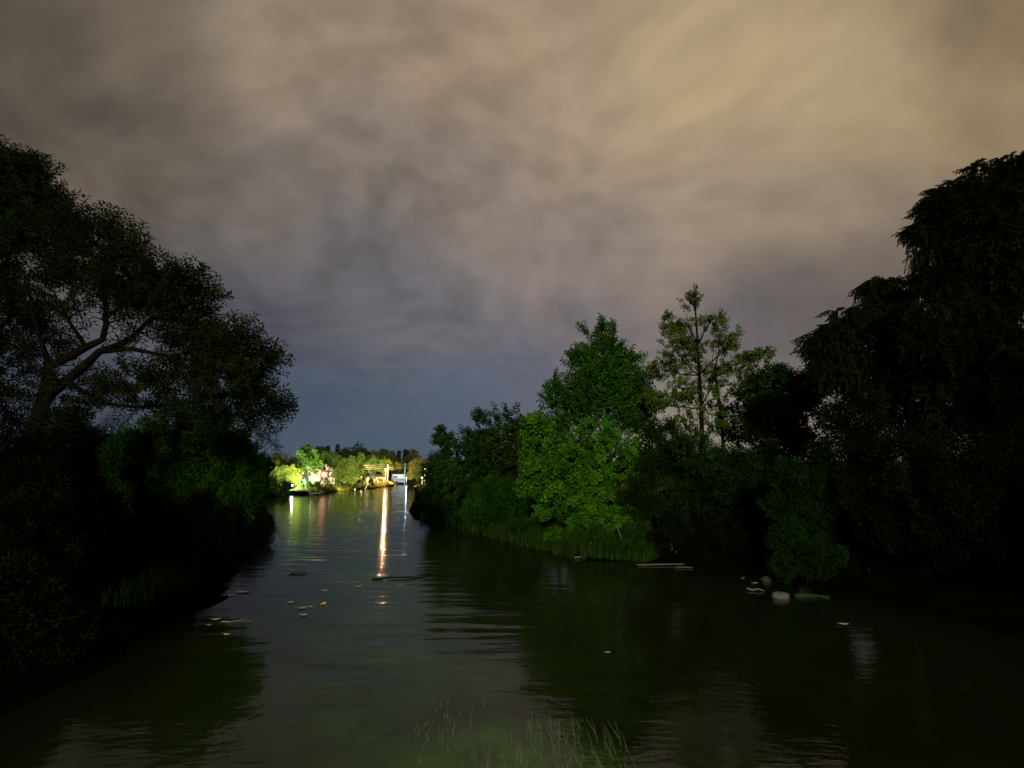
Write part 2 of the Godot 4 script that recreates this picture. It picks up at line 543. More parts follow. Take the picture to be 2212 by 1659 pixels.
func make_sky() -> Image:
	# colours of the lit cloud by bearing and height, degrees
	var marks := [[-42.2, 31.5, 76, 69, 58], [-34.5, 32.7, 104, 94, 80], [-23.2, 33.9, 126, 112, 97], [-5.2, 37.8, 142, 124, 103], [18.5, 34.8, 160, 140, 110], [33.8, 29.7, 158, 140, 110], [41.8, 31.3, 115, 100, 77], [41.1, 25.4, 130, 113, 88], [-41.3, 26.3, 80, 73, 64], [-35.3, 24.2, 92, 83, 74], [-22.4, 23.2, 99, 93, 88], [-15.1, 28.8, 118, 108, 98], [-4.9, 24.8, 124, 112, 103], [6.8, 30.6, 146, 129, 108], [17.8, 23.8, 145, 129, 110], [29.5, 22, 138, 122, 103], [34.2, 17.3, 112, 101, 90], [-21.8, 13.3, 76, 76, 84], [-16, 19.6, 90, 87, 90], [-11.5, 16.1, 90, 90, 96], [-4.8, 14.2, 100, 97, 100], [4.3, 18.5, 120, 109, 104], [13.3, 18.9, 124, 112, 104], [22.2, 14, 92, 87, 88], [27.2, 15.1, 92, 85, 82], [-19.5, 6.4, 66, 77, 92], [-13.3, 3, 68, 82, 96], [-4.7, 7.6, 76, 86, 102], [-0.3, 9.8, 88, 91, 103], [6.5, 14.6, 108, 101, 102],
		[0, 60, 138, 121, 100], [60, 70, 132, 117, 97], [-60, 70, 112, 101, 88], [180, 70, 122, 109, 93], [65, 25, 118, 105, 88], [65, 5, 78, 76, 80], [-65, 25, 92, 85, 76], [-65, 5, 62, 66, 74], [110, 25, 112, 101, 88], [110, 5, 74, 74, 80], [-110, 25, 98, 90, 80], [-110, 5, 66, 69, 76], [155, 30, 112, 101, 88], [155, 5, 72, 73, 79], [-155, 30, 106, 96, 85], [-155, 5, 70, 72, 78], [40, 3, 74, 74, 80], [-40, 3, 56, 62, 74], [20, 4, 128, 119, 108]]
	var dirs := []
	for m in marks:
		var a := deg_to_rad(m[0])
		var e := deg_to_rad(m[1])
		dirs.append(Vector3(sin(a) * cos(e), sin(e), -cos(a) * cos(e)))
	var cw := 180
	var ch := 45
	var coarse := Image.create_empty(cw, ch, false, Image.FORMAT_RGBF)
	for j in ch:
		var e := deg_to_rad(90.0 - (j + 0.5) * 2.0)
		for i in cw:
			var a := TAU * (i + 0.5) / cw
			var d := Vector3(sin(a) * cos(e), sin(e), -cos(a) * cos(e))
			var sum := Vector3.ZERO
			var ws := 1e-9
			for k in dirs.size():
				var dd: Vector3 = d - dirs[k]
				dd.y *= 1.35
				var wt := 1.0 / pow(dd.length_squared() + 0.006, 2.2)
				ws += wt
				sum += Vector3(to_lin(marks[k][2]), to_lin(marks[k][3]), to_lin(marks[k][4] * 1.01)) * wt
			sum /= ws
			coarse.set_pixel(i, j, Color(sum.x, sum.y, sum.z))
	var w := 1980
	var h := 990
	var wide := Image.create_empty(cw + 8, ch, false, Image.FORMAT_RGBF)
	for i in cw + 8:
		for j in ch:
			wide.set_pixel(i, j, coarse.get_pixel((i - 4 + cw) % cw, j))
	var grow := 11
	wide.resize((cw + 8) * grow, ch * grow, Image.INTERPOLATE_CUBIC)
	var big := FastNoiseLite.new()
	big.frequency = 2.3
	big.fractal_octaves = 5
	big.fractal_gain = 0.52
	big.seed = 31
	var warp := FastNoiseLite.new()
	warp.frequency = 0.8
	warp.fractal_octaves = 2
	warp.seed = 8
	var fine := FastNoiseLite.new()
	fine.frequency = 7.5
	fine.fractal_octaves = 5
	fine.seed = 77
	var img := Image.create_empty(w, h, false, Image.FORMAT_RGBF)
	img.fill(Color(to_lin(40), to_lin(42), to_lin(44)))
	for j in h / 2:
		var e := PI * 0.5 - PI * (j + 0.5) / h
		var ce := cos(e)
		var se := sin(e)
		var strength := smoothstep(0.03, 0.3, se)
		for i in w:
			var a := TAU * (i + 0.5) / w
			var q := Vector2(sin(a), -cos(a)) * ce / (se + 0.3)
			q += Vector2(warp.get_noise_2d(q.x, q.y), warp.get_noise_2d(q.x + 9.0, q.y)) * 0.16
			var n := big.get_noise_2d(q.x + 0.2 * q.y, q.y * 0.9)
			var m := fine.get_noise_2d(q.x, q.y)
			# the deck is more broken on the left, smoother where the town lights it
			var broken := 0.36 - 0.16 * smoothstep(-0.3, 0.3, sin(a) * ce)
			var k := 1.24 + strength * (broken * n + 0.95 * m * broken)
			var c := wide.get_pixel(i + 4 * grow, j)
			var cool := clampf(-n * 0.06 * strength, -0.05, 0.05)
			img.set_pixel(i, j, Color(c.r * k * (1.0 - cool * 0.6), c.g * k, c.b * k * (1.0 + cool)))
	return img

# ------------------------------------------------------------------ builders of made things

func omni(o: Node3D, p: Vector3, c: Color, e: float, size: float) -> void:
	var l := OmniLight3D.new()
	l.name = "light"
	l.position = p
	l.light_color = c
	l.light_energy = e
	l.light_size = size
	l.omni_range = 120.0
	l.omni_attenuation = 2.0
	l.shadow_enabled = true
	o.add_child(l, true)

# a post-top globe
func globe_lamp(label: String, where: Vector3, h: float, r: float, c: Color, e: float, emit := 10.0) -> void:
	var o := thing("globe_lamp", label, "lamp", where, 0.0, "lamps of the town by the river")
	var st := begin()
	tube(st, [Vector3.ZERO, Vector3(0, h * 0.15, 0), Vector3(0, h - r * 0.8, 0)], [0.1, 0.06, 0.05], 8)
	put("post", done(st), mats.steel, o)
	var s := SphereMesh.new()
	s.radius = minf(r, 0.24)
	s.height = s.radius * 2.0
	var b := put("lamp_globe", s, glow(c, emit), o)
	b.position = Vector3(0, h, 0)
	omni(o, b.position, c, e, s.radius * 0.6)

func window(o: Node3D, p: Vector3, s: Vector2, pane: Material, bars := 1) -> void:
	var st := begin()
	for k in [-1, 1]:
		box(st, p + Vector3(k * (s.x / 2 + 0.05), 0, 0.03), Vector3(0.1, s.y + 0.2, 0.1))
		box(st, p + Vector3(0, k * (s.y / 2 + 0.05), 0.028), Vector3(s.x, 0.1, 0.1))
	for k in bars:
		box(st, p + Vector3((float(k + 1) / (bars + 1) - 0.5) * s.x, 0, 0.026), Vector3(0.06, s.y, 0.08))
	var f := put("window", done(st), mats.trim, o)
	st = begin()
	box(st, p + Vector3(0, 0, 0.012), Vector3(s.x, s.y, 0.03))
	put("pane", done(st), pane, f)

func house(label: String, where: Vector3, turn: float, w: float, d: float, h: float, rise: float, wall: Material, windows: Array, hip := 0.0) -> Node3D:
	var o := thing("house", label, "house", where, turn)
	var st := begin()
	box(st, Vector3(0, h / 2, -d / 2), Vector3(w, h, d))
	if hip == 0.0:
		for k in [0.0, -d]:
			tri(st, Vector3(-w / 2, h, k), Vector3(0, h + rise, k), Vector3(w / 2, h, k))
	put("wall", done(st), wall, o)
	st = begin()
	st.set_smooth_group(-1)
	var ov := 0.4
	var e := []
	for q in [[-1, ov], [1, ov], [1, -d - ov], [-1, -d - ov]]:
		e.append(Vector3(q[0] * (w / 2 + ov), h + 0.02, q[1]))
	if hip > 0.0:
		var r0 := Vector3(-w / 2 + hip, h + rise, -d / 2)
		var r1 := Vector3(w / 2 - hip, h + rise, -d / 2)
		quad(st, e[0], r0, r1, e[1])
		tri(st, e[1], r1, e[2])
		quad(st, e[2], r1, r0, e[3])
		tri(st, e[3], r0, e[0])
		quad(st, e[0], e[1], e[2], e[3])
	else:
		var up := Vector3(0, 0.18, 0)
		var r0 := Vector3(0, h + rise + 0.1, ov)
		var r1 := Vector3(0, h + rise + 0.1, -d - ov)
		for s in [[e[0], e[3]], [e[1], e[2]]]:
			quad(st, s[0] + up, r0 + up, r1 + up, s[1] + up)
			quad(st, s[0], s[1], r1, r0)
			quad(st, s[0], r0, r0 + up, s[0] + up)
			quad(st, s[1], s[1] + up, r1 + up, r1)
			quad(st, s[0], s[0] + up, s[1] + up, s[1])
	put("roof", done(st), mats.roof, o)
	for q in windows:
		window(o, Vector3(q[0], q[1], 0), Vector2(q[2], q[3]), mats[q[4]], q[5] if q.size() > 5 else 1)
	return o

func pole(label: String, where: Vector3, h: float, r: float, m: Material) -> void:
	var o := thing("utility_pole", label, "utility pole", where, 0.0, "utility poles of the town")
	var st := begin()
	tube(st, [Vector3(0, -0.3, 0), Vector3(0, h * 0.5, 0), Vector3(0, h, 0)], [r, r * 0.9, r * 0.75], 8)
	put("pole", done(st), m, o)
	for k in 3:
		st = begin()
		box(st, Vector3(0, h - 0.3 - 0.75 * k, 0.16), Vector3(0.9 if k == 0 else 0.4, 0.09, 0.09))
		put("crossarm", done(st), m, o)

func fallen_leaf(label: String, px: float, py: float, l: float, turn: float, c: Color, curl := 0.25) -> void:
	l *= 0.85
	curl *= 0.45
	var p := on_water(px, py) + Vector3(0, 0.03, 0)
	var st := begin()
	st.set_smooth_group(0)
	var n := 7
	var rows := []
	for i in n + 1:
		var t := float(i) / n
		var w := l * 0.34 * pow(sin(PI * clampf(t * 0.92 + 0.05, 0, 1)), 0.8)
		var x := (t - 0.5) * l
		var lift := l * curl * 4.0 * (t - 0.5) * (t - 0.5)
		rows.append([Vector3(x, lift + w * curl, -w), Vector3(x, lift - 0.01, 0), Vector3(x, lift + w * curl * 0.8, w)])
	for i in n:
		for k in 2:
			quad(st, rows[i][k], rows[i + 1][k], rows[i + 1][k + 1], rows[i][k + 1])
			quad(st, rows[i][k] - Vector3(0, 0.006, 0), rows[i][k + 1] - Vector3(0, 0.006, 0), rows[i + 1][k + 1] - Vector3(0, 0.006, 0), rows[i + 1][k] - Vector3(0, 0.006, 0))
	var o := thing("fallen_leaf", label, "leaf", p, turn, "leaves afloat on the river")
	put("blade", done(st), plain(c, 0.7, 0.3), o)
	st = begin()
	tube(st, [Vector3(-l * 0.5, l * curl, 0), Vector3(-l * 0.62, l * curl * 1.2, l * 0.03), Vector3(-l * 0.75, l * curl * 1.25, l * 0.08)], [l * 0.022, l * 0.018, l * 0.014], 5)
	put("stalk", done(st), plain(c.darkened(0.3), 0.8), o)

func stick(called: String, label: String, category: String, pts: Array, r0: float, r1: float, m: Material, forks := []) -> void:
	var base: Vector3 = pts[0]
	var o := thing(called, label, category, base)
	var line := []
	for q in pts:
		line.append(q - base)
	var st := begin()
	tube(st, line, taper(r0, r1, line.size() - 1), 8, 0.12)
	put("stem", done(st), m, o)
	for f in forks:
		st = begin()
		var fl := []
		for q in f:
			fl.append(q - base)
		tube(st, fl, taper(r0 * 0.6, r1 * 0.6, fl.size() - 1), 6, 0.1)
		put("branch", done(st), m, o)

func stone(label: String, p: Vector3, s: Vector3, m: Material, sd: int) -> void:
	var n := FastNoiseLite.new()
	n.seed = sd
	n.frequency = 0.9
	n.fractal_octaves = 3
	var sp := SphereMesh.new()
	sp.radius = 0.5
	sp.height = 1.0
	sp.radial_segments = 24
	sp.rings = 14
	var arr := sp.get_mesh_arrays()
	var v: PackedVector3Array = arr[Mesh.ARRAY_VERTEX]
	for i in v.size():
		v[i] = v[i] * s * (1.0 + 0.35 * n.get_noise_3dv(v[i] * 2.0))
	var st := begin()
	st.set_smooth_group(0)
	for i in arr[Mesh.ARRAY_INDEX]:
		st.add_vertex(v[i])
	var o := put("stone", done(st), m, self)
	o.position = p
	tag(o, label, "stone", "stones at the water's edge")

func grass(called: String, spots: Array, tint: Color, s0: float, s1: float) -> void:
	# each spot: [from, to, how many, width]
	var where := []
	var tints := []
	for q in spots:
		for k in q[2]:
			var p: Vector3 = q[0].lerp(q[1], rng.randf()) + Vector3(rnd(-1, 1), 0, rnd(-1, 1)) * q[3]
			var g := height(p.x, p.z)
			if g < -0.12:
				continue
			p.y = g - 0.04
			where.append(Transform3D(Basis(Vector3.UP, rnd(0, TAU)).scaled(Vector3(1, 1, 1) * rnd(s0, s1)), p))
			var f := rnd(0.6, 1.4)
			tints.append(Color(tint.r * f * rnd(0.8, 1.6), tint.g * f, tint.b * f))
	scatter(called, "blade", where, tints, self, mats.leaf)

# ------------------------------------------------------------------ the scene

func _ready() -> void:
	rng.seed = 20240917
	var cam := Camera3D.new()
	cam.name = "camera"
	cam.position = Vector3(0, EYE, 0)
	cam.rotation.x = PITCH
	cam.fov = 65.24
	cam.far = 4000.0
	add_child(cam)
	cam.current = true

	var env := Environment.new()
	env.background_mode = Environment.BG_SKY
	env.sky = Sky.new()
	var sm := PanoramaSkyMaterial.new()
	sm.panorama = ImageTexture.create_from_image(make_sky())
	env.sky.sky_material = sm
	env.background_energy_multiplier = 1.0
	env.tonemap_mode = Environment.TONE_MAPPER_LINEAR
	env.tonemap_exposure = 1.0
	env.sdfgi_enabled = true
	env.ssao_enabled = true
	env.ssil_enabled = true
	var we := WorldEnvironment.new()
	we.name = "environment"
	we.environment = env
	add_child(we)

	# the soft glow of the town behind the bridge, through cloud: it comes low up the river from behind, between the trees of both banks
	var sun := DirectionalLight3D.new()
	sun.name = "cloud_glow"
	sun.light_energy = 0.8
	sun.light_color = Color(1.0, 0.96, 0.84)
	sun.light_angular_distance = 5.0
	sun.shadow_enabled = true
	sun.sky_mode = DirectionalLight3D.SKY_MODE_LIGHT_ONLY
	add_child(sun)
	sun.look_at_from_position(Vector3(-7, 19, 30), Vector3(0, 2, -45))

	make_materials()
	make_bank()
	make_land()
	far_shore()
	right_bank()
	left_bank()
	small_things()

func far_shore() -> void:
	var green := Color(0.06, 0.12, 0.02)
	var dark := Color(0.03, 0.055, 0.018)
	var olive := Color(0.065, 0.095, 0.02)
	var g := "trees of the lit shore upstream"
	var far := {"twigs": 2, "per": 10, "trunk": 0.28, "clump": 0.4}
	tree("domed_tree", "bright green dome-topped tree, tallest on the lit shore upstream", g, 176, 653, [[657, 990, 26, 200], [640, 1005, 20, 130], [678, 1003, 22, 150], [660, 975, 16, 110], [655, 1012, 22, 60]], "far", green, 0.9, far)
	tree("shrub", "yellow-green lit shrub at the far left of the lit shore", g, 166, 592, [[592, 1010, 16, 130], [585, 1024, 18, 130], [607, 1018, 14, 110], [600, 1035, 16, 100]], "far", Color(0.09, 0.13, 0.02), 0.8, far)
	tree("shrub", "lime green lit shrub left of the dome-topped tree's trunk", g, 168, 628, [[625, 1018, 16, 120], [633, 1032, 14, 110], [615, 1040, 14, 100], [640, 1022, 12, 90]], "far", Color(0.11, 0.14, 0.02), 0.8, far)
	tree("shrub", "low green bush under the dome-topped tree at the waterline", g, 158, 655, [[650, 1046, 10, 80], [668, 1046, 10, 80], [685, 1048, 8, 60]], "far", green, 0.6, far)
	tree("shrub", "dark shrub at the left end of the lit shore by the water", g, 140, 572, [[560, 1035, 24, 160], [585, 1050, 20, 140], [610, 1052, 16, 110], [540, 1050, 26, 150]], "far", dark, 0.8, far)
	tree("leafy_tree", "green tree between the dome-topped tree and the white gabled house", g, 190, 695, [[700, 992, 16, 120], [688, 1000, 12, 70], [715, 990, 14, 100], [728, 1000, 14, 80]], "far", green, 0.8, far)
	tree("willow_bush", "olive willow bush leaning over the bank, middle of the lit shore", g, 185, 745, [[745, 1010, 18, 160], [760, 1005, 20, 170], [775, 1018, 16, 130], [730, 1025, 16, 120], [752, 1028, 18, 120], [705, 1038, 12, 80]], "far", olive, 0.75, far)
	tree("willow_bush", "small olive bush with bare sloping trunks in front of the warm house", g, 200, 790, [[782, 1035, 10, 70], [800, 1040, 9, 60], [765, 1042, 11, 80]], "far", olive, 0.6, far)
	for q in [[690, 975, 1000, 12, 330, "shaded tree left of the first spruce on the hill"], [742, 978, 1000, 14, 380, "shaded round tree right of the second spruce on the hill"], [770, 975, 1000, 18, 360, "dark round-headed tree in the middle of the hill"], [788, 980, 1000, 13, 370, "dark tree right of the round-headed one on the hill"]]:
		tree("hill_tree", q[5], "trees on the hill behind the town", q[4], q[0], [[q[0], q[1], q[3], 150], [q[0] - q[3] * 0.7, q[1] + 8, q[3] * 0.8, 110], [q[0] + q[3] * 0.7, q[1] + 8, q[3] * 0.8, 110], [q[0], q[1] + 18, q[3], 90]], "far", dark, 1.2, far)
	for q in [[812, 985, 14, 350, "green lit tree behind the first utility pole"], [830, 980, 12, 360, "pointed green tree behind the tall pale pole"], [848, 988, 13, 350, "green tree behind the blue house"], [893, 982, 13, 355, "rounded olive tree at the right end of the hill"], [600, 990, 20, 340, "shaded tree at the left end of the hill"]]:
		tree("hill_tree", q[4], "trees on the hill behind the town", q[3], q[0], [[q[0], q[1], q[2], 150], [q[0] - q[2] * 0.6, q[1] + 9, q[2] * 0.8, 110], [q[0] + q[2] * 0.6, q[1] + 10, q[2] * 0.8, 110], [q[0], q[1] + 20, q[2], 90]], "far", olive, 1.1, far)
	for q in [[708, 962, 11, 380, "spruce with a blunt tip, first from the left on the hill"], [729.5, 959, 9, 385, "tall narrow spruce, second from the left on the hill"], [862, 973, 7, 390, "small spruce on the hill behind the blue house roof"], [875, 970, 9, 385, "spruce on the hill above the right utility pole"], [882, 972, 8, 392, "spruce close beside the one above the right pole"]]:
		conifer(q[4], q[3], q[0], q[1], q[2])
	tree("lit_tree", "brownish lamp-lit tree at the right edge of the town", g, 240, 908, [[903, 1000, 14, 120], [892, 1010, 12, 100], [918, 1004, 14, 120], [905, 1020, 16, 120], [890, 1028, 10, 80]], "far", Color(0.085, 0.095, 0.03), 0.8, far)
	tree("lit_tree", "yellow lamp-lit branches to the right of the tall pale pole", g, 268, 850, [[846, 1006, 9, 60], [858, 1004, 9, 60], [838, 996, 6, 40]], "far", Color(0.13, 0.12, 0.015), 0.6, far)
	tree("shrub", "dark shrub on the right bank where the far channel narrows", g, 150, 925, [[918, 1060, 10, 80], [932, 1052, 14, 120], [945, 1040, 16, 120], [945, 1064, 16, 120]], "far", dark, 0.6, far)

	tree("shrub", "black-green shrub on the right bank beyond the dark round-topped tree", g, 98, 940, [[912, 1080, 15, 110], [930, 1072, 20, 140], [950, 1062, 24, 150]], "far", Color(0.012, 0.024, 0.006), 0.6, far)
	tree("leafy_tree", "thin-leaved tree in front of the white gabled house", g, 199, 716, [[706, 1003, 12, 46], [718, 1010, 12, 46], [694, 1012, 10, 40], [708, 1022, 12, 50], [722, 1026, 10, 40]], "far", olive, 0.65, far)
	tree("leafy_tree", "thin-leaved tree in front of the narrow white house", g, 200, 655, [[654, 1012, 11, 44], [668, 1020, 11, 44], [676, 1006, 10, 36], [660, 1030, 12, 44]], "far", green, 0.65, far)
	tree("shrub", "low lamp-lit hedge in front of the cream house", g, 240, 800, [[790, 1036, 6, 60], [800, 1038, 6, 60], [810, 1036, 6, 60], [820, 1037, 6, 60]], "far", Color(0.08, 0.09, 0.02), 0.5, far)
	for q in [[782, 990, 13, 278, "green lit tree behind the bare sloping trunks"], [806, 994, 12, 276, "green lit tree behind the cream house"], [826, 998, 10, 274, "small green lit tree between the two utility poles"], [868, 1003, 10, 330, "small green lit tree behind the blue house roof"], [728, 990, 14, 250, "green lit tree behind the white gabled house"]]:
		tree("leafy_tree", q[4], g, q[3], q[0], [[q[0], q[1], q[2], 120], [q[0] - q[2] * 0.7, q[1] + 9, q[2] * 0.8, 80], [q[0] + q[2] * 0.7, q[1] + 9, q[2] * 0.8, 80], [q[0], q[1] + 18, q[2], 80]], "far", Color(0.075, 0.12, 0.02), 0.8, far)
	# ground cover lit by lamps
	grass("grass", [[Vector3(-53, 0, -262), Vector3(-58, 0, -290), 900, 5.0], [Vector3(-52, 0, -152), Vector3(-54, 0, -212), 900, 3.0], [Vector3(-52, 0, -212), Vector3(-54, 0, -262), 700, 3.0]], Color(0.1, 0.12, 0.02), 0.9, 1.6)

	# houses
	var h1 := at(854, 1041, 300)
	var o := house("pale blue two-storey house with dark roof beside the lit water", Vector3(h1.x, height(h1.x, -300) - 0.1, -306), 0.0, 6.4, 7.0, 5.3, 0.9, mats.siding, [[-1.75, 3.9, 0.6, 1.1, "dark_glass", 0], [-1.0, 3.9, 0.6, 1.1, "dark_glass", 0], [-0.25, 3.9, 0.6, 1.1, "dark_glass", 0], [1.1, 3.9, 0.55, 0.7, "dark_glass", 0], [-0.6, 1.4, 1.9, 0.9, "dark_glass", 2]], 1.4)
	var st := begin()
	box(st, Vector3(0.2, 2.75, 0.7), Vector3(6.0, 0.14, 1.4))
	put("porch_roof", done(st), mats.roof, o)
	for x in [-2.6, 3.0]:
		st = begin()
		box(st, Vector3(x, 1.34, 1.3), Vector3(0.14, 2.68, 0.14))
		put("porch_post", done(st), mats.trim, o)
	st = begin()
	box(st, Vector3(-2.5, 1.1, 0.03), Vector3(0.9, 2.1, 0.08))
	put("door", done(st), mats.dark_glass, o)

	var h2 := at(806, 1036, 250)
	house("low cream house in warm lamplight behind bare sloping trunks", Vector3(h2.x, height(h2.x, -252) - 0.1, -252), 0.12, 8.0, 6.5, 2.9, 1.3, mats.cream, [[-2.6, 1.6, 1.1, 1.1, "lit_window", 1], [-0.4, 1.5, 1.3, 1.2, "lit_window", 1], [2.3, 1.6, 1.0, 1.1, "dark_glass", 1]], 2.0)
	var h3 := at(703, 1024, 236)
	house("white gabled house glimpsed above the red-rimmed round light", Vector3(h3.x, height(h3.x, -236) - 0.1, -236), 0.25, 6.5, 8.0, 5.2, 2.6, mats.white, [[-1.9, 4.0, 1.0, 1.3, "lit_window", 1], [0.1, 4.0, 1.0, 1.3, "lit_window", 1], [1.9, 4.0, 1.0, 1.3, "lit_window", 1], [0.0, 6.1, 0.8, 0.9, "lit_window", 0], [-1.6, 1.5, 1.2, 1.3, "lit_window", 1]])
	var h4 := at(662, 1030, 222)
	house("narrow white house glimpsed behind the dome-topped tree's trunk", Vector3(h4.x, height(h4.x, -222) - 0.1, -222), -0.1, 4.2, 7.0, 5.8, 1.6, mats.white, [[-0.9, 4.4, 0.9, 1.2, "lit_window", 1], [0.9, 4.4, 0.9, 1.2, "lit_window", 1], [-0.9, 2.0, 0.9, 1.2, "lit_window", 1], [0.9, 2.0, 0.9, 1.2, "lit_window", 1]])

	# utility poles and their wires
	var p1 := at(828, 1001, 250)
	var p2 := at(838, 1003, 256)
	var p3 := at(875, 1001, 292)
	pole("slender utility pole left of the tall pale pole", Vector3(p1.x, height(p1.x, p1.z), p1.z), p1.y - height(p1.x, p1.z), 0.2, mats.pole_wood)
	pole("thick pale utility pole beside the blue house", Vector3(p2.x, height(p2.x, p2.z), p2.z), p2.y - height(p2.x, p2.z), 0.34, mats.white)
	pole("grey utility pole right of the blue house", Vector3(p3.x, height(p3.x, p3.z), p3.z), p3.y - height(p3.x, p3.z), 0.2, mats.steel)
	var p0 := at(745, 997, 225)
	var p4 := at(925, 1003, 310)
	pole("utility pole whose head shows above the olive willow bush", Vector3(p0.x, height(p0.x, p0.z), p0.z), p0.y - height(p0.x, p0.z), 0.2, mats.pole_wood)
	for k in 3:
		var drop := Vector3(0, -0.3 - 0.75 * k, 0.2)
		var name_of: String = ["topmost of the three overhead wires across the town", "middle one of the three overhead wires across the town", "lowest of the three overhead wires across the town"][k]
		var pts: Array = bent(p0 + drop, p1 + drop, 8, -0.03, 0.0)
		pts.append_array(bent(p1 + drop, p3 + drop, 8, -0.02, 0.0).slice(1))
		pts.append_array(bent(p3 + drop, p4 + drop, 5, -0.02, 0.0).slice(1))
		st = begin()
		tube(st, pts, taper(0.06, 0.06, pts.size() - 1), 5)
		tag(put("overhead_wire", done(st), mats.wire, self), name_of, "wire", "overhead wires across the town")

	# the round light with a red rim
	var rs := at(700, 1025, 181)
	var gy := height(rs.x, rs.z)
	o = thing("round_sign_light", "round white lit sign with glowing red rim among the trees", "lit sign", Vector3(rs.x, gy, rs.z))
	var cy := rs.y - gy
	st = begin()
	tube(st, [Vector3(0, 0, -0.2), Vector3(0, cy - 1.0, -0.2)], [0.09, 0.08], 8)
	put("post", done(st), mats.steel, o)
	var tm := TorusMesh.new()
	tm.inner_radius = 0.8
	tm.outer_radius = 1.12
	tm.rings = 32
	tm.ring_segments = 10
	var rim := put("sign_rim_light", tm, glow(Color(1.0, 0.1, 0.015), 1.8, 0.15), o)
	rim.position = Vector3(0, cy, 0)
	rim.rotation.x = PI / 2
	var cm := CylinderMesh.new()
	cm.top_radius = 0.78
	cm.bottom_radius = 0.78
	cm.height = 0.2
	var face := put("sign_face_light", cm, glow(Color(1.0, 0.9, 0.8), 1.0, 0.15), o)
	face.position = Vector3(0, cy, -0.05)
	face.rotation.x = PI / 2
	omni(o, Vector3(0, cy, 1.2), Color(1.0, 0.5, 0.3), 0.6, 0.5)

	# trunks, post and log on the near edge of that shore
	stick("post", "pale slender post standing on the shore right of the dome-topped tree", "post", [Vector3(at(673, 1050, 162).x, 0.5, -162), at(673, 1035, 162), at(673.5, 1021, 162)], 0.12, 0.1, mats.white)
	var lg := on_water(668, 1069)
	stick("shore_log", "bleached log lying along the dark edge of the lit shore", "log", [lg + Vector3(0, 0.2, 0), lg + Vector3(1.6, 0.35, -0.3), lg + Vector3(3.4, 0.45, -0.4)], 0.26, 0.16, mats.driftwood, [[lg + Vector3(2.2, 0.4, -0.3), lg + Vector3(3.0, 1.2, -0.5)]])
	for q in [[722, 1052, 712, 1030, 176, "pale forked trunk on the bank left of the olive willow bush"], [758, 1047, 772, 1028, 196, "pale bare trunk leaning right in front of the warm house"], [789, 1050, 812, 1020, 204, "long bare trunk leaning far right over the water"], [800, 1034, 806, 1012, 215, "dark bare trunk, the most upright of the leaning ones"]]:
		var a: Vector3 = at(q[0], q[1], q[4])
		a.y = maxf(0.0, height(a.x, a.z))
		var b: Vector3 = at(q[2], q[3], q[4])
		stick("bare_tree", q[5], "tree", bent(a, b, 4, 0.06, 0.03), 0.22, 0.1, mats.pale_bark, [bent(a.lerp(b, 0.55), b + Vector3(-1.6, 0.6, 0), 3, 0.05, 0.04)])

	# lamps
	var warm := Color(1.0, 0.76, 0.52)
	var cool := Color(0.86, 0.93, 1.0)
	var yellow := Color(0.98, 0.96, 0.7)
	# globes that shine out over the water
	lamp_at("warm globe lamp between the slender and the pale pole", 833, 1013, 234, warm, 1500.0)
	lamp_at("blinding white lamp right of the blue house at the water's end", 878, 1033, 284, cool, 120.0)
	lamp_at("white lamp low by the water at the left of the lit shore", 631, 1049, 155, cool, 500.0)
	lamp_at("orange lamp between bare trunks beside the warm house", 781, 1030, 226, warm, 220.0)
	lamp_at("pale globe lamp above the bare sloping trunks", 784.5, 1014, 240, yellow, 20.0)
	lamp_at("right-hand globe lamp in the brownish tree", 918, 1014, 236, yellow, 14.0)
	lamp_at("lower globe lamp beneath the brownish tree", 912, 1032, 232, yellow, 10.0)
	# floodlights added on the bank, unseen, to brighten the trees and housefronts
	added_flood("added floodlight aimed at the yellow-green shrubs on the left", 598, 155, 0.0, 30.0, yellow, 420.0)
	added_flood("added floodlight aimed at the lime green shrub", 634, 158, 0.1, 30.0, Color(0.95, 1.0, 0.7), 300.0)
	added_flood("added floodlight aimed at the dome-topped tree", 664, 163, 0.0, 38.0, Color(0.97, 1.0, 0.8), 1500.0)
	added_flood("added floodlight aimed at the white gabled house", 697, 196, -0.1, 12.0, Color(1.0, 0.95, 0.85), 500.0)
	added_flood("added floodlight aimed at the narrow white house", 668, 205, 0.0, 12.0, Color(1.0, 0.95, 0.85), 260.0)
	added_flood("added floodlight aimed at the olive willow bush", 745, 174, 0.0, 30.0, yellow, 420.0)
	added_flood("added floodlight aimed at the right side of the olive willow bush", 772, 180, 0.1, 28.0, yellow, 260.0)
	added_flood("added floodlight aimed at the bare sloping trunks", 795, 199, 0.0, 25.0, yellow, 160.0)
	added_flood("added floodlight aimed at the cream house", 808, 236, 0.0, 10.0, Color(1.0, 0.92, 0.8), 160.0)
	added_flood("added floodlight aimed at the lit branches beside the pale pole", 846, 256, 0.0, 32.0, Color(1.0, 0.85, 0.4), 1100.0)
	added_flood("added floodlight aimed at the pale blue house", 860, 289, 0.2, 8.0, cool, 110.0)
	added_flood("added floodlight aimed at the trees behind the cream house", 796, 262, 0.0, 38.0, Color(0.97, 1.0, 0.8), 1300.0)
	added_flood("added floodlight aimed at the tree between the poles", 822, 262, 0.0, 35.0, Color(0.97, 1.0, 0.8), 800.0)
	added_flood("added floodlight aimed at the tree behind the white gabled house", 722, 238, 0.0, 45.0, Color(0.97, 1.0, 0.8), 1000.0)
	added_flood("added floodlight aimed at the brownish tree", 898, 226, -0.15, 30.0, Color(1.0, 0.92, 0.66), 600.0)

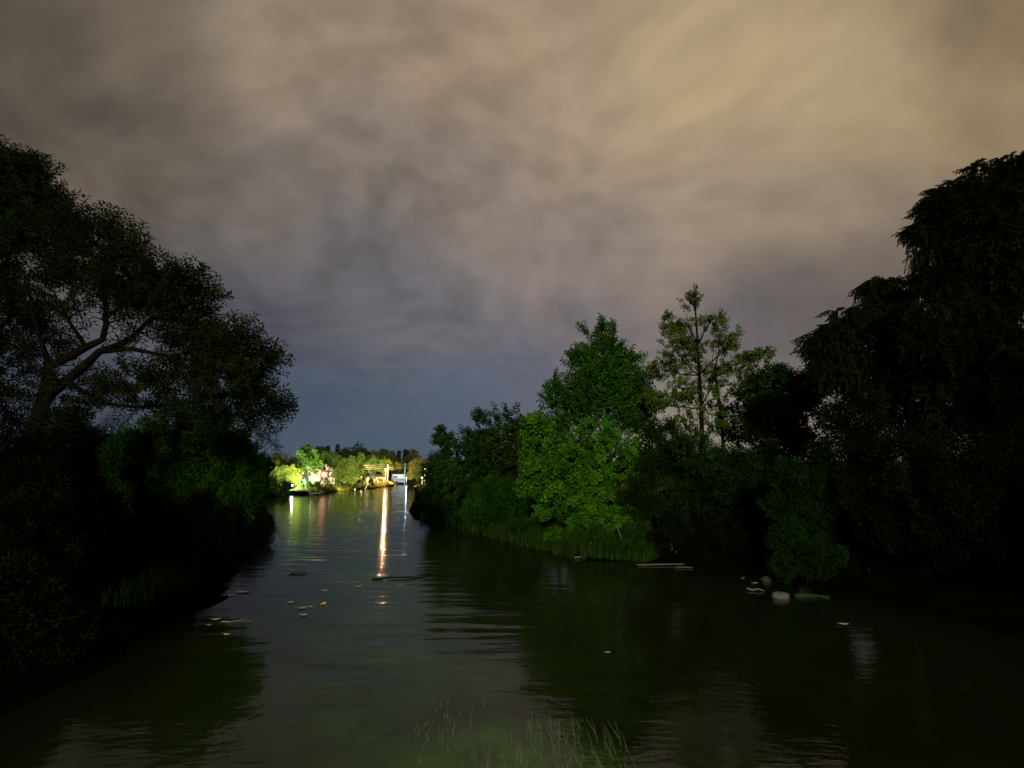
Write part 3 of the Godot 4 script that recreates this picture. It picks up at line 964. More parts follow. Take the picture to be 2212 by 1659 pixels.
# an added floodlight: a box on a short stake, its lens turned to what it lights
func added_flood(label: String, px: float, dist: float, turn: float, up: float, c: Color, e: float) -> void:
	var x := (px - 1106.0) / F * dist
	var o := thing("added_flood_lamp", label, "floodlight", Vector3(x, maxf(height(x, -dist), 0.1), -dist), turn, "added floodlights on the lit shore")
	var st := begin()
	tube(st, [Vector3(0, -0.3, 0), Vector3(0, 0.3, 0)], [0.03, 0.03], 6)
	put("stake", done(st), mats.steel, o)
	var b := Basis(Vector3.RIGHT, deg_to_rad(up))
	st = begin()
	box(st, Vector3(0, 0.42, 0.08), Vector3(0.36, 0.26, 0.14), b)
	put("housing", done(st), mats.steel, o)
	st = begin()
	box(st, Vector3(0, 0.42, 0) + b * Vector3(0, 0, -0.02), Vector3(0.3, 0.2, 0.03), b)
	put("lamp_lens", done(st), glow(c, 6.0), o)
	var l := SpotLight3D.new()
	l.name = "light"
	l.position = Vector3(0, 0.42, 0) + b * Vector3(0, 0, -0.08)
	l.basis = b
	l.light_color = c
	l.light_energy = e
	l.light_size = 0.1
	l.spot_range = 120.0
	l.spot_attenuation = 2.0
	l.spot_angle = 58.0
	l.spot_angle_attenuation = 0.6
	l.shadow_enabled = true
	o.add_child(l, true)

func lamp_at(label: String, px: float, py: float, dist: float, c: Color, e: float) -> void:
	var p := at(px, py, dist)
	var g := height(p.x, p.z)
	globe_lamp(label, Vector3(p.x, g, p.z), p.y - g, 0.24, c, e)

func conifer(label: String, dist: float, px: float, top_py: float, half: float) -> void:
	var tip := at(px, top_py, dist)
	var g := height(tip.x, tip.z)
	var o := thing("spruce", label, "tree", Vector3(tip.x, g, tip.z), 0.0, "spruces on the hill behind the town")
	var h := tip.y - g
	var r := size_at(half, dist)
	var st := begin()
	tube(st, [Vector3.ZERO, Vector3(0, h * 0.5, 0), Vector3(0, h, 0)], [0.3, 0.2, 0.04], 6)
	put("trunk", done(st), mats.bark, o)
	var where := []
	var tints := []
	for k in 420:
		var t := pow(rng.randf(), 0.8)
		var a := rnd(0, TAU)
		var y := h * (0.12 + 0.87 * t)
		var reach := r * (1.0 - t) * rnd(0.55, 1.1) * (0.8 + 0.2 * sin(y * 4.0))
		var out := Vector3(cos(a), rnd(-0.5, 0.0), sin(a))
		where.append(Transform3D(turned(out, rnd(-0.5, 0.5), rnd(0.6, 1.0)), Vector3(cos(a) * reach * 0.6, y, sin(a) * reach * 0.6)))
		var f := rnd(0.7, 1.3)
		tints.append(Color(0.022 * f, 0.035 * f, 0.018 * f))
	scatter("crown", "needle", where, tints, o, mats.leaf)

func right_bank() -> void:
	var g := "trees and bushes of the right bank"
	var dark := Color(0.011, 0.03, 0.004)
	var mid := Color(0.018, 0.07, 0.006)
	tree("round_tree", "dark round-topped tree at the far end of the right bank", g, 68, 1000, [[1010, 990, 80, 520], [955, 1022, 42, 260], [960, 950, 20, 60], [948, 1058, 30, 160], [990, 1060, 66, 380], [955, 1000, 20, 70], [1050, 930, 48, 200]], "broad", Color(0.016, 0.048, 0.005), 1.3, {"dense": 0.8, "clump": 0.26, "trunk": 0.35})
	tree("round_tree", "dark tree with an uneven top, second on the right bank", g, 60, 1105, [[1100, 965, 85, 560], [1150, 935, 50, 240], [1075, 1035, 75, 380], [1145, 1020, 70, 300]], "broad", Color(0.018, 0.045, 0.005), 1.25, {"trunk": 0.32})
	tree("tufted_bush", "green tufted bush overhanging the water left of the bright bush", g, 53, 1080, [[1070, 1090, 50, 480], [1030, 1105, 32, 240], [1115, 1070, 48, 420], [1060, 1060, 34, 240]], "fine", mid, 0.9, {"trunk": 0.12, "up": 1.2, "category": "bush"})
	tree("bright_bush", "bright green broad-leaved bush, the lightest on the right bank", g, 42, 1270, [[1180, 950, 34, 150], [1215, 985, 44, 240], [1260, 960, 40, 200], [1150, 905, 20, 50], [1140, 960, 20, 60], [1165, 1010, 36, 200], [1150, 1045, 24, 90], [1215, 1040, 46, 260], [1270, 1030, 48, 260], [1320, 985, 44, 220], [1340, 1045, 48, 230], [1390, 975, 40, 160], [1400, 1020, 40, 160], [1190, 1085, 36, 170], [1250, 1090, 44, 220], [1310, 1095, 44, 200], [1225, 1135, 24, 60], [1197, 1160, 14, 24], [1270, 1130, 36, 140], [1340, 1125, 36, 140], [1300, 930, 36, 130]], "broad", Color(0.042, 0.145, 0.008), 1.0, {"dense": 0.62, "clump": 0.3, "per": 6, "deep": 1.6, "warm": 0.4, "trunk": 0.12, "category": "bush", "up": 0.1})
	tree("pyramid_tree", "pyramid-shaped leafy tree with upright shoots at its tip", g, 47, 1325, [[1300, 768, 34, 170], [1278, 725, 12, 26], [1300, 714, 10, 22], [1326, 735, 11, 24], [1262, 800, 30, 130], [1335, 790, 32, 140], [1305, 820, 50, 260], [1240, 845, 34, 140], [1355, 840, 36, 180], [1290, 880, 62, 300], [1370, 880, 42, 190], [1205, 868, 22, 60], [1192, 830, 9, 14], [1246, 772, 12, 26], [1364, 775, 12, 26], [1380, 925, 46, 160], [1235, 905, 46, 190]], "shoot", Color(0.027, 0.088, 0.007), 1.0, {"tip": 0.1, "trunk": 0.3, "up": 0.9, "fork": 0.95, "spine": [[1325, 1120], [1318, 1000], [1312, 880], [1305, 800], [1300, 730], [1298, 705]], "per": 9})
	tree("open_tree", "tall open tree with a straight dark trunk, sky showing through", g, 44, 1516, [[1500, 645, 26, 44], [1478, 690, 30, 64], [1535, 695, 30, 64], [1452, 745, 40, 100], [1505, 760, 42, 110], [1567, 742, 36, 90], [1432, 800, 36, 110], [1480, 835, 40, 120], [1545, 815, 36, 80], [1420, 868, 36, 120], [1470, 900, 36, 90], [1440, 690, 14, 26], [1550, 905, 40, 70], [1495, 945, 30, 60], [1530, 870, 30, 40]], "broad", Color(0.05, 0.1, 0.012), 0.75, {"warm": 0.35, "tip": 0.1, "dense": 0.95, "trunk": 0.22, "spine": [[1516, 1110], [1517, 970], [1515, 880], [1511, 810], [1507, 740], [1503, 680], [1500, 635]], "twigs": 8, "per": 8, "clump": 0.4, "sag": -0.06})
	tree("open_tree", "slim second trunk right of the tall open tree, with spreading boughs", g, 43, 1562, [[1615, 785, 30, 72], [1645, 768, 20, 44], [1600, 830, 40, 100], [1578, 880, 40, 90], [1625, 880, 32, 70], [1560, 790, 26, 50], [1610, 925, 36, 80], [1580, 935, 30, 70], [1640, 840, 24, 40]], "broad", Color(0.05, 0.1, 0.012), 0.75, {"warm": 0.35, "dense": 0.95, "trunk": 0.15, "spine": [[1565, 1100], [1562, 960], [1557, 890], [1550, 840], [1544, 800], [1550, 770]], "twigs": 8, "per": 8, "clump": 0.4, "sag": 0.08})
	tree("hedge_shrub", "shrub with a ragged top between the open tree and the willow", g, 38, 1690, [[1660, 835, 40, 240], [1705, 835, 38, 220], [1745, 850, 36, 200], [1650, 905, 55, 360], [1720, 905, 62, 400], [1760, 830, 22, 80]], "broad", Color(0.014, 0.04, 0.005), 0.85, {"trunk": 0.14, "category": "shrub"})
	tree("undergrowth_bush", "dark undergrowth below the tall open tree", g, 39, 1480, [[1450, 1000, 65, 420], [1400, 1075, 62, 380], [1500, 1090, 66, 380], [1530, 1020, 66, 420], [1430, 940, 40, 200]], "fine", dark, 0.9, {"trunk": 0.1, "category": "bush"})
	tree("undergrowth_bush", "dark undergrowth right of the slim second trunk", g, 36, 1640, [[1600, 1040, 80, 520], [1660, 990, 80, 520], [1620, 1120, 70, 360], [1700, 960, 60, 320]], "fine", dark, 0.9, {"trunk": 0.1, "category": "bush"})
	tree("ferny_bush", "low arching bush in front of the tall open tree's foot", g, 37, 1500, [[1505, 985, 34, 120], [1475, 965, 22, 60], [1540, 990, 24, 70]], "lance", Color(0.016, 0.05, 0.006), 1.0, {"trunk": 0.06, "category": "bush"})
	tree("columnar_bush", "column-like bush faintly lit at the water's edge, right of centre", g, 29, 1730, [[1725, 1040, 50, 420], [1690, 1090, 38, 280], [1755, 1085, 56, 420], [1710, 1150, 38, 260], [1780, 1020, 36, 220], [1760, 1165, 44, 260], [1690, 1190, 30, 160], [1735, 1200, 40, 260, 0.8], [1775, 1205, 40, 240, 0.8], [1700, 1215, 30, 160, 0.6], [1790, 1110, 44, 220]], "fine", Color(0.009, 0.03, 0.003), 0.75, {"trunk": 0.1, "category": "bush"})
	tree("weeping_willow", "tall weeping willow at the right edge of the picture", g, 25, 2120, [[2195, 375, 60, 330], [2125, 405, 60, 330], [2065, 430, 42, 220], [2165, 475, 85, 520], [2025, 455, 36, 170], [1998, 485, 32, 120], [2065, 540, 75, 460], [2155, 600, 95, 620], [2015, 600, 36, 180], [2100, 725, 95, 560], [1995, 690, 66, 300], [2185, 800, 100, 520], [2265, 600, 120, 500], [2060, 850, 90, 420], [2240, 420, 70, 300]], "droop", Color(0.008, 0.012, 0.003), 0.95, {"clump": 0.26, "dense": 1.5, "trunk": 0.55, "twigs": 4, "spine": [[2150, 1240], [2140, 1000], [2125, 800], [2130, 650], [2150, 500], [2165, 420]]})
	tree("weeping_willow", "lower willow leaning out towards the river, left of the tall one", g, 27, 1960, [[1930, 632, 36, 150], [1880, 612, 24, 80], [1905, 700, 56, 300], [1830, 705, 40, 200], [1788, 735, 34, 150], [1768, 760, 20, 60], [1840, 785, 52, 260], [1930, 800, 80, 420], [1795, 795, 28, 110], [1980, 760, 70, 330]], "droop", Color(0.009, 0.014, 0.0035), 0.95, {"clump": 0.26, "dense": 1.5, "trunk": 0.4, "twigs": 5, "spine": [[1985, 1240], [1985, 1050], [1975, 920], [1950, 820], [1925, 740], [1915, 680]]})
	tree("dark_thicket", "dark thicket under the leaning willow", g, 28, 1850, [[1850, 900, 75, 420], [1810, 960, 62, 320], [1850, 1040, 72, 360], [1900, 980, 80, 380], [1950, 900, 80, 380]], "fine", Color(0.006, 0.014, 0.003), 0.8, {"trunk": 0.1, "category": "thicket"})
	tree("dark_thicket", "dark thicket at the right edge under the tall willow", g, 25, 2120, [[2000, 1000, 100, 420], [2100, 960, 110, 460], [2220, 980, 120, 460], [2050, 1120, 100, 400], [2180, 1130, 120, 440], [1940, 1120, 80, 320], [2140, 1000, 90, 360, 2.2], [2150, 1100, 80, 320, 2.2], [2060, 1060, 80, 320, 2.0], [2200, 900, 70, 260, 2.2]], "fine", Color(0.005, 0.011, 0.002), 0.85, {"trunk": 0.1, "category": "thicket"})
	wisps("weeping_willow", 25, [[2180, 420, 40, 20], [2100, 430, 36, 20], [2050, 450, 30, 24], [2002, 485, 26, 26], [1985, 510, 24, 22], [2000, 530, 30, 22], [2010, 570, 30, 20], [2060, 640, 40, 24], [2120, 700, 60, 30]])
	wisps("weeping_willow_001", 27, [[1880, 635, 22, 20], [1925, 650, 28, 20], [1835, 720, 26, 20], [1795, 745, 24, 24], [1768, 765, 16, 22], [1775, 800, 18, 18], [1880, 680, 36, 22], [1840, 800, 40, 24]])
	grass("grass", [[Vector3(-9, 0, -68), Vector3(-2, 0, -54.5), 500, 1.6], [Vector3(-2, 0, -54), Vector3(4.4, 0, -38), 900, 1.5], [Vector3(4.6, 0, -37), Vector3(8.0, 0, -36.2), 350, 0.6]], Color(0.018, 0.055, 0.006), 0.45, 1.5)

	# low bushes that close the waterline
	var rank := ["farthest", "second farthest", "third farthest", "fourth farthest", "fifth farthest", "sixth farthest", "seventh farthest", "eighth farthest", "nearest"]
	var nth := 0
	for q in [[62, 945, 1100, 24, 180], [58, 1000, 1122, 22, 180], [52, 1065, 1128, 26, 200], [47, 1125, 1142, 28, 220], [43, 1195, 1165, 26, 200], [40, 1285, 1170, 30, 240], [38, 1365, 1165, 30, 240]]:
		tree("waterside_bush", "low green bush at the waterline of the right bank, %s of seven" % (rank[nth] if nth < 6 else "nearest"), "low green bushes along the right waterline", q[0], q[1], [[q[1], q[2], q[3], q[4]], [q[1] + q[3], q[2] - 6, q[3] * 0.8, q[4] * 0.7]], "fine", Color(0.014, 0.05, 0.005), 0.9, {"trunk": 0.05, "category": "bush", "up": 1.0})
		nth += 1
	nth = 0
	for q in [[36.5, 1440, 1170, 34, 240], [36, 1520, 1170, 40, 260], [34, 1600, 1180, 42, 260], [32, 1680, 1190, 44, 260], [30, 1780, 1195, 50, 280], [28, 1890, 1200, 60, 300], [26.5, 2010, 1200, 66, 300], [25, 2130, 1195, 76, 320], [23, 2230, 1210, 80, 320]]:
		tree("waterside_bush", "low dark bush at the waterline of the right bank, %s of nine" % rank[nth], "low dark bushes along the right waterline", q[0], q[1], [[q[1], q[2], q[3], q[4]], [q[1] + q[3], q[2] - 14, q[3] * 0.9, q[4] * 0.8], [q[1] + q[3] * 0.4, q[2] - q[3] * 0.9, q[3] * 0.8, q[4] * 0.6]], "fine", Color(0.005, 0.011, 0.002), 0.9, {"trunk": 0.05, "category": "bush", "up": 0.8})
		nth += 1
	behind([["unseen tall tree on the right bank beside the bridge", 20.5, 3, 16.0, 5.5], ["unseen broad tree on the right bank behind the bridge", 21.5, 13, 17.0, 6.5]])

# thin hanging strands that break the outline of a willow
func wisps(of_tree: String, d: float, list: Array) -> void:
	var o: Node3D = find_child(of_tree, false, false)
	var where := []
	var tints := []
	for b in list:
		var c := at(b[0], b[1], d)
		var r := size_at(b[2], d)
		for k in b[3]:
			var q := c + ball() * r * 1.15
			where.append(Transform3D((Basis(Vector3.UP, rnd(0, TAU)) * Basis(Vector3.BACK, rnd(-0.2, 0.4))).scaled(Vector3.ONE * rnd(0.45, 0.95)), q - o.position))
			tints.append(Color(0.012, 0.017, 0.005) * rnd(0.6, 1.8))
	scatter("hanging_strands", "weep", where, tints, o, mats.leaf)

# unseen trees added beside and behind the bridge to block the low light
func behind(list: Array) -> void:
	for q in list:
		var base := Vector3(q[1], height(q[1], q[2]) - 0.2, q[2])
		var o := thing("unseen_bank_tree", q[0], "tree", base, 0.0, "unseen trees beside the bridge")
		var h: float = q[3]
		var r: float = q[4]
		var st := begin()
		tube(st, bent(Vector3.ZERO, Vector3(0.5, h * 0.9, 0.3), 6, 0.0, 0.015), taper(0.45, 0.08, 6), 8, 0.06)
		put("trunk", done(st), mats.bark, o)
		var blobs := []
		for k in 9:
			var a := 2.4 * k
			var p := base + Vector3(cos(a) * r * 0.55, h * (0.2 + 0.08 * k), sin(a) * r * 0.55)
			blobs.append([p, r * (0.62 - 0.03 * k), 300])
			st = begin()
			tube(st, bent(Vector3(0.2, h * (0.12 + 0.07 * k), 0.1), p - base, 4, 0.05, 0.03), taper(0.16, 0.05, 4), 5)
			put("limb", done(st), mats.bark, o)
		crown(o, blobs, "broad", Color(0.02, 0.04, 0.01), 1.5)

func left_bank() -> void:
	var g := "trees and bushes of the left bank"
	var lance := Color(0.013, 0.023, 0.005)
	tree("willow_tree", "tall dark tree at the left edge whose top stands highest there", g, 27, -80, [[10, 395, 62, 300], [60, 440, 62, 330], [95, 405, 36, 130], [20, 555, 85, 460], [-80, 440, 110, 420], [-60, 620, 120, 420], [105, 510, 66, 330], [-40, 800, 120, 360], [30, 680, 60, 160]], "lance", lance, 1.2, {"dense": 1.0, "clump": 0.26, "per": 18, "trunk": 0.5, "lean": 0.5})
	tree("leaning_willow", "willow leaning out over the water with two bare limbs against the sky", g, 24, 40, [[190, 540, 75, 420], [275, 575, 70, 420], [345, 620, 62, 360], [410, 650, 45, 240], [425, 700, 40, 180], [330, 690, 50, 200], [150, 640, 60, 220], [210, 650, 50, 160], [80, 720, 62, 200], [415, 770, 50, 270], [470, 790, 62, 330], [530, 800, 60, 330], [560, 850, 40, 200], [500, 745, 34, 140], [300, 835, 42, 200], [380, 850, 44, 220], [225, 840, 32, 110], [480, 855, 46, 240], [120, 850, 55, 200], [575, 870, 28, 100]], "lance", lance, 1.15, {"dense": 0.58, "per": 16, "trunk": 0.55, "limbs": false, "spine": [[30, 1180], [50, 1020], [85, 900], [107, 800]], "clump": 0.27})
	var o: Node3D = find_child("leaning_willow", false, false)
	var d := 24.0
	var lines := [[[100, 830], [107, 792], [150, 768], [185, 750], [220, 733], [229, 700], [226, 640], [250, 590]], [[90, 880], [110, 850], [144, 820], [170, 803], [185, 792], [213, 759], [259, 742], [283, 727], [330, 690], [400, 660]], [[213, 759], [280, 752], [340, 765], [420, 780], [500, 800], [560, 845]], [[144, 822], [220, 872], [300, 880], [390, 872], [470, 860]], [[185, 750], [150, 690], [90, 640]], [[226, 690], [290, 640], [350, 615]], [[107, 792], [80, 700], [60, 600]]]
	for q in lines.size():
		var pts := []
		for k in lines[q]:
			pts.append(at(k[0], k[1], d) - o.position + Vector3(0, 0, rnd(-0.1, 0.1)))
		var st := begin()
		var r: float = [0.22, 0.24, 0.11, 0.09, 0.1, 0.09, 0.12][q]
		tube(st, pts, taper(r, r * 0.3, pts.size() - 1), 7, 0.05)
		for k in 9:
			var i := rng.randi_range(1, pts.size() - 1)
			var e: Vector3 = pts[i] + Vector3(rnd(-0.4, 1.3), rnd(-0.5, 0.9), rnd(-0.8, 0.8))
			tube(st, bent(pts[i], e, 4, 0.06, 0.06), taper(r * 0.22, 0.008, 4), 4)
		put("limb", done(st), mats.bark, o)
	# fine twigs that hang below its outer end
	crown_hang(o, [[545, 905, 16, 26], [560, 935, 14, 20], [585, 955, 12, 14], [530, 890, 16, 20], [590, 925, 8, 6]], d, lance)

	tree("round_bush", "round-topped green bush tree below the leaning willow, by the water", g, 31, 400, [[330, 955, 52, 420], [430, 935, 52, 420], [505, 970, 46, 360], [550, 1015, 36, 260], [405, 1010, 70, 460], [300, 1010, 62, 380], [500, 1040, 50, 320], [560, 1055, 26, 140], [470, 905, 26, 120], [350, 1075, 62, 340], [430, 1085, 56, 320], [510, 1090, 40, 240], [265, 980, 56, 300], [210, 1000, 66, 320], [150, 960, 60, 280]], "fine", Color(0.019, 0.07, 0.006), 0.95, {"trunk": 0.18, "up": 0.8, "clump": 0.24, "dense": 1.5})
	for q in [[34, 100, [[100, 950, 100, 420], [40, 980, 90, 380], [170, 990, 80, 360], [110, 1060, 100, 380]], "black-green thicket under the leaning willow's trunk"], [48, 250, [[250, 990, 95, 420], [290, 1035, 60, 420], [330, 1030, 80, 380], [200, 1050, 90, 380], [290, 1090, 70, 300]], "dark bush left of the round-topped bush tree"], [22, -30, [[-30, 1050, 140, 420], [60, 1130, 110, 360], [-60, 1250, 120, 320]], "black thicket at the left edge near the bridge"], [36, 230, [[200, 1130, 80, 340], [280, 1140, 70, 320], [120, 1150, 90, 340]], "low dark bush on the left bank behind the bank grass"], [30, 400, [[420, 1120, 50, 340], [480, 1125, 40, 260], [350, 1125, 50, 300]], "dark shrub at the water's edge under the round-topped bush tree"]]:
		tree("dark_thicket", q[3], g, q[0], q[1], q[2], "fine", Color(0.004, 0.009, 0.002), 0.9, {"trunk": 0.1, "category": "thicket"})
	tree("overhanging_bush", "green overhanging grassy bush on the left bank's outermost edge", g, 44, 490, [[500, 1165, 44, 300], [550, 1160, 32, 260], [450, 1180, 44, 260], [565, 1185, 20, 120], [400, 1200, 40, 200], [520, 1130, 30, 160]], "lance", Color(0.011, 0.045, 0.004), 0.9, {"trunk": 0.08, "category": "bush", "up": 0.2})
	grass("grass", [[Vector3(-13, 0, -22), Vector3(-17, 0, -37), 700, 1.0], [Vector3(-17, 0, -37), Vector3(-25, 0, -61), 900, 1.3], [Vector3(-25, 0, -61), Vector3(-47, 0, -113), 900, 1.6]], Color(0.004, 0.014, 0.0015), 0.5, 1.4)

	var nth := 0
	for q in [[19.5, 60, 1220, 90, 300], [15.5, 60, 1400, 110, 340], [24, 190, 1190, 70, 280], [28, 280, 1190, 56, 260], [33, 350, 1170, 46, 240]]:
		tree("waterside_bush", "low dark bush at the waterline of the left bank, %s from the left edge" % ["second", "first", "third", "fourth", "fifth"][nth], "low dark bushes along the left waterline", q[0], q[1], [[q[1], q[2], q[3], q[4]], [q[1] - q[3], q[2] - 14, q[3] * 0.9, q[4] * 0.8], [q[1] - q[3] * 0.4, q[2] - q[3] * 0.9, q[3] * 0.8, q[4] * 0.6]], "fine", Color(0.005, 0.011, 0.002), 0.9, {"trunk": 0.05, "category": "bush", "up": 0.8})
		nth += 1
	behind([["unseen tall tree on the left bank beside the bridge", -28, -2, 17.0, 6.0], ["unseen broad tree on the left bank behind the bridge", -33, 9, 19.0, 7.5], ["unseen tree farthest from the water on the left bank by the bridge", -42, -2, 19.0, 8.0]])

func crown_hang(o: Node3D, list: Array, d: float, tint: Color) -> void:
	var where := []
	var tints := []
	var st := begin()
	for b in list:
		var c := at(b[0], b[1], d)
		var r := size_at(b[2], d)
		tube(st, bent(c + Vector3(-0.3, r * 2.5, 0) - o.position, c - o.position, 4, 0.05, 0.04), taper(0.016, 0.006, 4), 4)
		for k in b[3]:
			var q := c + ball() * r
			where.append(Transform3D(turned(Vector3(rnd(-0.3, 1), rnd(-1.2, 0.2), rnd(-0.6, 0.6)), rnd(0, TAU), rnd(0.4, 0.7)), q - o.position))
			tints.append(tint * rnd(0.7, 1.3))
	put("hanging_twig", done(st), mats.bark, o)
	scatter("hanging_leaves", "lance", where, tints, o, mats.leaf)

func small_things() -> void:
	# leaves afloat
	var pale := lin(0.5, 0.46, 0.34)
	var yellow := lin(0.62, 0.45, 0.12)
	var tan := lin(0.4, 0.3, 0.17)
	var greenish := lin(0.38, 0.44, 0.3)
	for q in [["yellow curled leaf at the right end of the floating cluster", 697, 1307, 0.34, 1.2, yellow, 0.45], ["small pale leaf just left of the yellow one", 671, 1312, 0.22, 0.3, pale, 0.3], ["long brown leaf in the middle of the floating cluster", 652, 1315, 0.42, 0.4, tan, 0.2], ["pale-backed leaf lowest in the floating cluster", 656, 1330, 0.32, 0.1, pale, 0.25], ["pale pointed leaf left of the floating cluster", 627, 1303, 0.26, 0.5, pale, 0.3], ["lone pale leaf beyond the floating cluster", 702, 1277, 0.3, 0.2, pale, 0.2], ["lone pale leaf nearest the lamp's reflection", 775, 1268, 0.3, 0.3, pale, 0.2], ["yellow-green leaf in the dark water on the left", 466, 1340, 0.36, 0.3, lin(0.5, 0.5, 0.2), 0.25], ["thin pale leaf right of the yellow-green one", 485, 1345, 0.26, 0.05, pale, 0.15], ["pale torn leaf nearest the camera in the dark water on the left", 490, 1373, 0.28, -0.2, greenish, 0.3], ["dull brown leaf, leftmost in the dark water", 452, 1352, 0.2, 0.1, tan, 0.2], ["pale flat leaf of the left pair below the left bank", 482, 1287, 0.34, 0.05, pale, 0.12], ["pale flat leaf of the right pair below the left bank", 499, 1287, 0.36, 0.05, pale, 0.12], ["long straw-coloured leaf at the edge of the left bank's reflection", 526, 1280, 0.6, 0.05, lin(0.5, 0.42, 0.2), 0.1], ["yellowish leaf alone in the black water at the right", 1823, 1350, 0.36, -0.1, lin(0.5, 0.44, 0.26), 0.15], ["brown leaf in the dark water near the bottom, right of centre", 1312, 1412, 0.22, 0.3, tan, 0.3], ["cream leaf above the pale stone by the right bank", 1631, 1261, 0.3, 0.0, lin(0.6, 0.57, 0.38), 0.2], ["tiny cream leaf left of the brown stone", 1605, 1250, 0.2, 0.2, pale, 0.2]]:
		fallen_leaf(q[0], q[1], q[2], q[3], q[4], q[5], q[6])
	var w := on_water(515, 1344)
	stick("floating_twig", "pale forked twig with torn leaves in the dark water on the left", "twig", [w + Vector3(-0.35, 0.03, 0.15), w + Vector3(0, 0.05, 0), w + Vector3(0.45, 0.04, -0.02)], 0.03, 0.015, mats.driftwood, [[w + Vector3(0.05, 0.05, 0), w + Vector3(0.25, 0.16, -0.2)], [w + Vector3(0.1, 0.05, 0), w + Vector3(0.3, 0.05, 0.12)]])
	w = on_water(388, 1242)
	stick("broken_stick", "short pale broken stick on the left bank grass", "stick", [w + Vector3(-0.3, 0.55, 0), w + Vector3(0, 0.4, 0), w + Vector3(0.35, 0.2, 0.1)], 0.07, 0.05, mats.driftwood)
	w = on_water(637, 1240)
	stick("floating_twig", "dark crooked twig adrift between the two banks", "twig", [w + Vector3(-0.2, 0.02, 0), w + Vector3(0.1, 0.05, 0.05), w + Vector3(0.6, 0.03, -0.05)], 0.03, 0.02, mats.bark, [[w + Vector3(-0.15, 0.02, 0), w + Vector3(-0.1, 0.02, 0.9)]])
	w = on_water(855, 1250)
	stick("sunken_branch", "dark branch awash across the lamp's reflection", "branch", [w + Vector3(-1.1, 0.0, 0.25), w + Vector3(-0.3, 0.07, 0.05), w + Vector3(0.5, 0.06, -0.05), w + Vector3(1.4, 0.02, -0.3)], 0.045, 0.02, mats.bark, [[w + Vector3(0.3, 0.06, 0), w + Vector3(0.9, 0.16, 0.25)]])

	# driftwood and stones by the right bank
	w = on_water(1450, 1222)
	stick("thin_log", "long thin log lying in the water along the right bank", "log", [w + Vector3(-1.9, 0.05, 0.1), w + Vector3(-0.4, 0.08, 0), w + Vector3(1.0, 0.07, -0.1), w + Vector3(2.4, 0.03, -0.1)], 0.04, 0.02, mats.driftwood)
	w = on_water(1465, 1227)
	stick("broken_stick", "short pale stick just below the long thin log", "stick", [w + Vector3(-0.1, 0.05, 0), w + Vector3(0.4, 0.06, 0.1), w + Vector3(0.75, 0.04, 0.15)], 0.035, 0.025, mats.driftwood)
	w = on_water(1345, 1206)
	stick("driftwood_branch", "grey driftwood branch slanting up from the water by the right bank", "driftwood", [w + Vector3(-0.85, 0.02, 0.2), w + Vector3(-0.2, 0.25, 0), w + Vector3(0.35, 0.5, 0), w + Vector3(1.0, 1.0, -0.1)], 0.09, 0.04, mats.driftwood, [[w + Vector3(0.2, 0.45, 0), w + Vector3(-0.05, 1.2, -0.1), w + Vector3(-0.3, 2.0, -0.2)], [w + Vector3(0.3, 0.4, 0), w + Vector3(0.7, 0.0, 0.2)]])
	w = on_water(1386, 1207)
	for k in 2:
		stick("pale_stump", ["pale upright broken stem right of the grey driftwood, left of a pair", "pale upright broken stem right of the grey driftwood, right of a pair"][k], "stump", [w + Vector3(k * 0.28, 0.0, 0), w + Vector3(k * 0.3, 0.4, 0), w + Vector3(k * 0.27 - 0.03, 0.95 - 0.2 * k, -0.05)], 0.06, 0.045, mats.driftwood)
	w = on_water(1455, 1212)
	stick("pale_stump", "dim broken stems standing in front of the dark undergrowth", "stump", [w + Vector3(0, 0, 0), w + Vector3(-0.05, 0.6, 0), w + Vector3(-0.12, 1.15, 0)], 0.07, 0.05, mats.driftwood, [[w + Vector3(0.1, 0, 0), w + Vector3(0.14, 0.6, 0), w + Vector3(0.1, 1.0, 0)]])
	w = on_water(1258, 1206)
	stick("broken_stick", "crooked pale stick at the foot of the bright bush", "stick", [w + Vector3(-0.5, 0.06, 0.1), w + Vector3(0.1, 0.1, 0), w + Vector3(0.4, 0.5, 0), w + Vector3(0.55, 1.0, 0)], 0.06, 0.03, mats.driftwood, [[w + Vector3(0.2, 0.2, 0), w + Vector3(0.85, 0.06, 0.1)]])
	w = on_water(985, 1118)
	stick("root_branch", "bare branch lying on the mud under the far right trees", "branch", [w + Vector3(-2.4, 0.2, 0.6), w + Vector3(-0.6, 0.4, 0.3), w + Vector3(1.2, 0.8, 0)], 0.09, 0.05, mats.driftwood, [[w + Vector3(-0.4, 0.4, 0.3), w + Vector3(0.9, 0.25, 0.4)]])
	w = on_water(1060, 1147)
	stick("broken_stick", "thin brown stick at the mud's edge below the tufted bush", "stick", [w + Vector3(-0.8, 0.06, 0), w + Vector3(0.2, 0.1, 0), w + Vector3(1.0, 0.07, 0)], 0.05, 0.03, mats.driftwood)
	stone("pale rounded stone at the water's edge on the right", on_water(1686, 1291) + Vector3(0, 0.05, 0), Vector3(0.74, 0.36, 0.5), mats.stone, 3)
	stone("small brown stone up the bank behind the pale stone", on_water(1655, 1256) + Vector3(0, 0.06, 0), Vector3(0.5, 0.34, 0.4), mats.sand, 9)
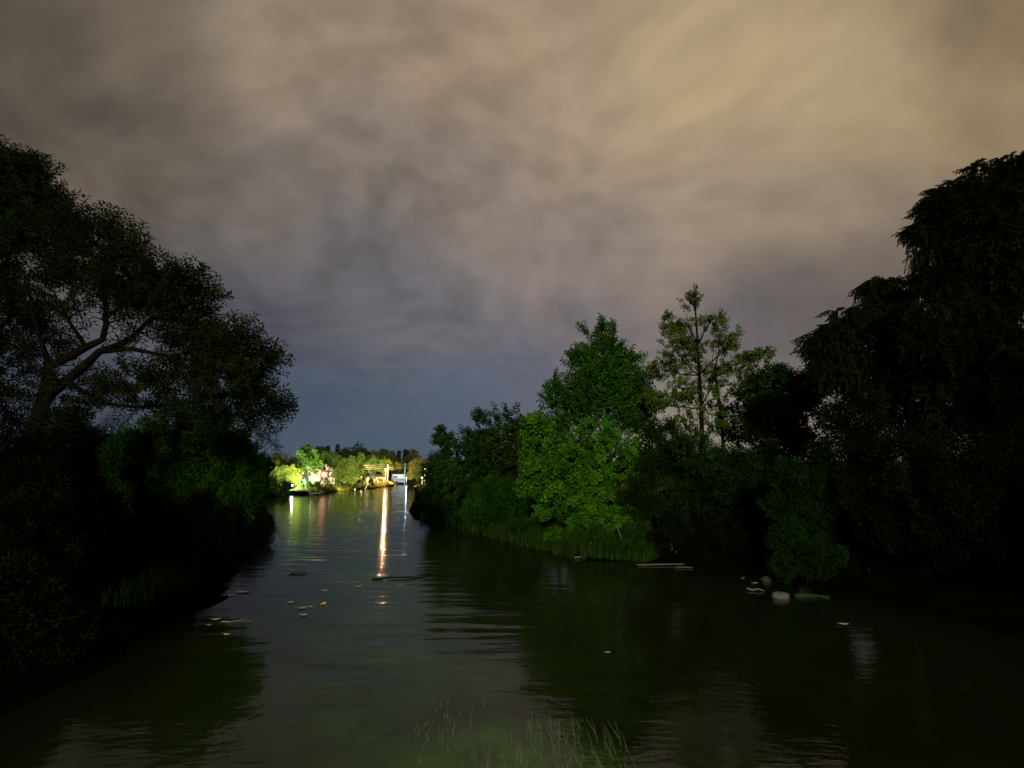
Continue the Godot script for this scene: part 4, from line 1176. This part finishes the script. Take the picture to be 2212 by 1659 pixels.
	w = on_water(1712, 1290)
	stick("mossy_log", "moss-covered log right of the pale stone", "log", [w + Vector3(0.1, 0.03, 0), w + Vector3(0.5, 0.06, 0), w + Vector3(0.98, 0.04, 0.0)], 0.095, 0.08, mats.mossy, [[w + Vector3(0.98, 0.06, 0), w + Vector3(1.2, 0.04, 0.1), w + Vector3(1.45, 0.03, 0.15)]])
	w = on_water(1632, 1277)
	stick("floating_twig", "pale mossy twig left of the pale stone", "twig", [w + Vector3(-0.35, 0.1, -0.1), w + Vector3(-0.1, 0.05, 0), w + Vector3(0.1, 0.1, 0), w + Vector3(0.35, 0.03, 0.05)], 0.05, 0.03, mats.driftwood)

	# water weed standing in the shallows of the shoal below the bridge
	for q in [[1000, 1500, "farthest strands, alone above the middle of the shoal", 2, 0.3], [940, 1560, "strands left of the middle of the shoal", 4, 0.35], [1095, 1610, "strands in the middle of the shoal", 5, 0.4], [1125, 1640, "palest strands right of the middle of the shoal", 5, 0.45], [1175, 1545, "tall strands on the right side of the shoal", 6, 0.55], [1270, 1560, "strands at the right rim of the shoal", 6, 0.5], [965, 1640, "strands nearest the bottom at the left of the shoal", 4, 0.4], [1300, 1640, "strands at the lower right of the shoal", 5, 0.5], [1215, 1620, "strands between the palest and the lower right ones", 5, 0.4]]:
		var p := on_water(q[0], q[1])
		var o := thing("water_weed", "pale water weed: " + q[2], "water weed", Vector3(p.x, -0.34, p.z), 0.0, "water weed on the shoal below the bridge")
		# the strands trail just under the surface, along the current
		for k in int(q[3] * 5.0):
			var x := rnd(-0.7, 0.7)
			var z := rnd(-0.9, 0.7)
			var l: float = q[4] * rnd(1.2, 2.6)
			var dx := rnd(-0.1, 0.1)
			var st := begin()
			tube(st, [Vector3(x, 0.14, z), Vector3(x + dx * 0.2, 0.17, z + l * 0.3), Vector3(x + dx * 0.6, 0.18, z + l * 0.65), Vector3(x + dx, 0.17, z + l)], [0.004, 0.009, 0.009, 0.004], 4)
			put("stem", done(st), mats.weed, o)
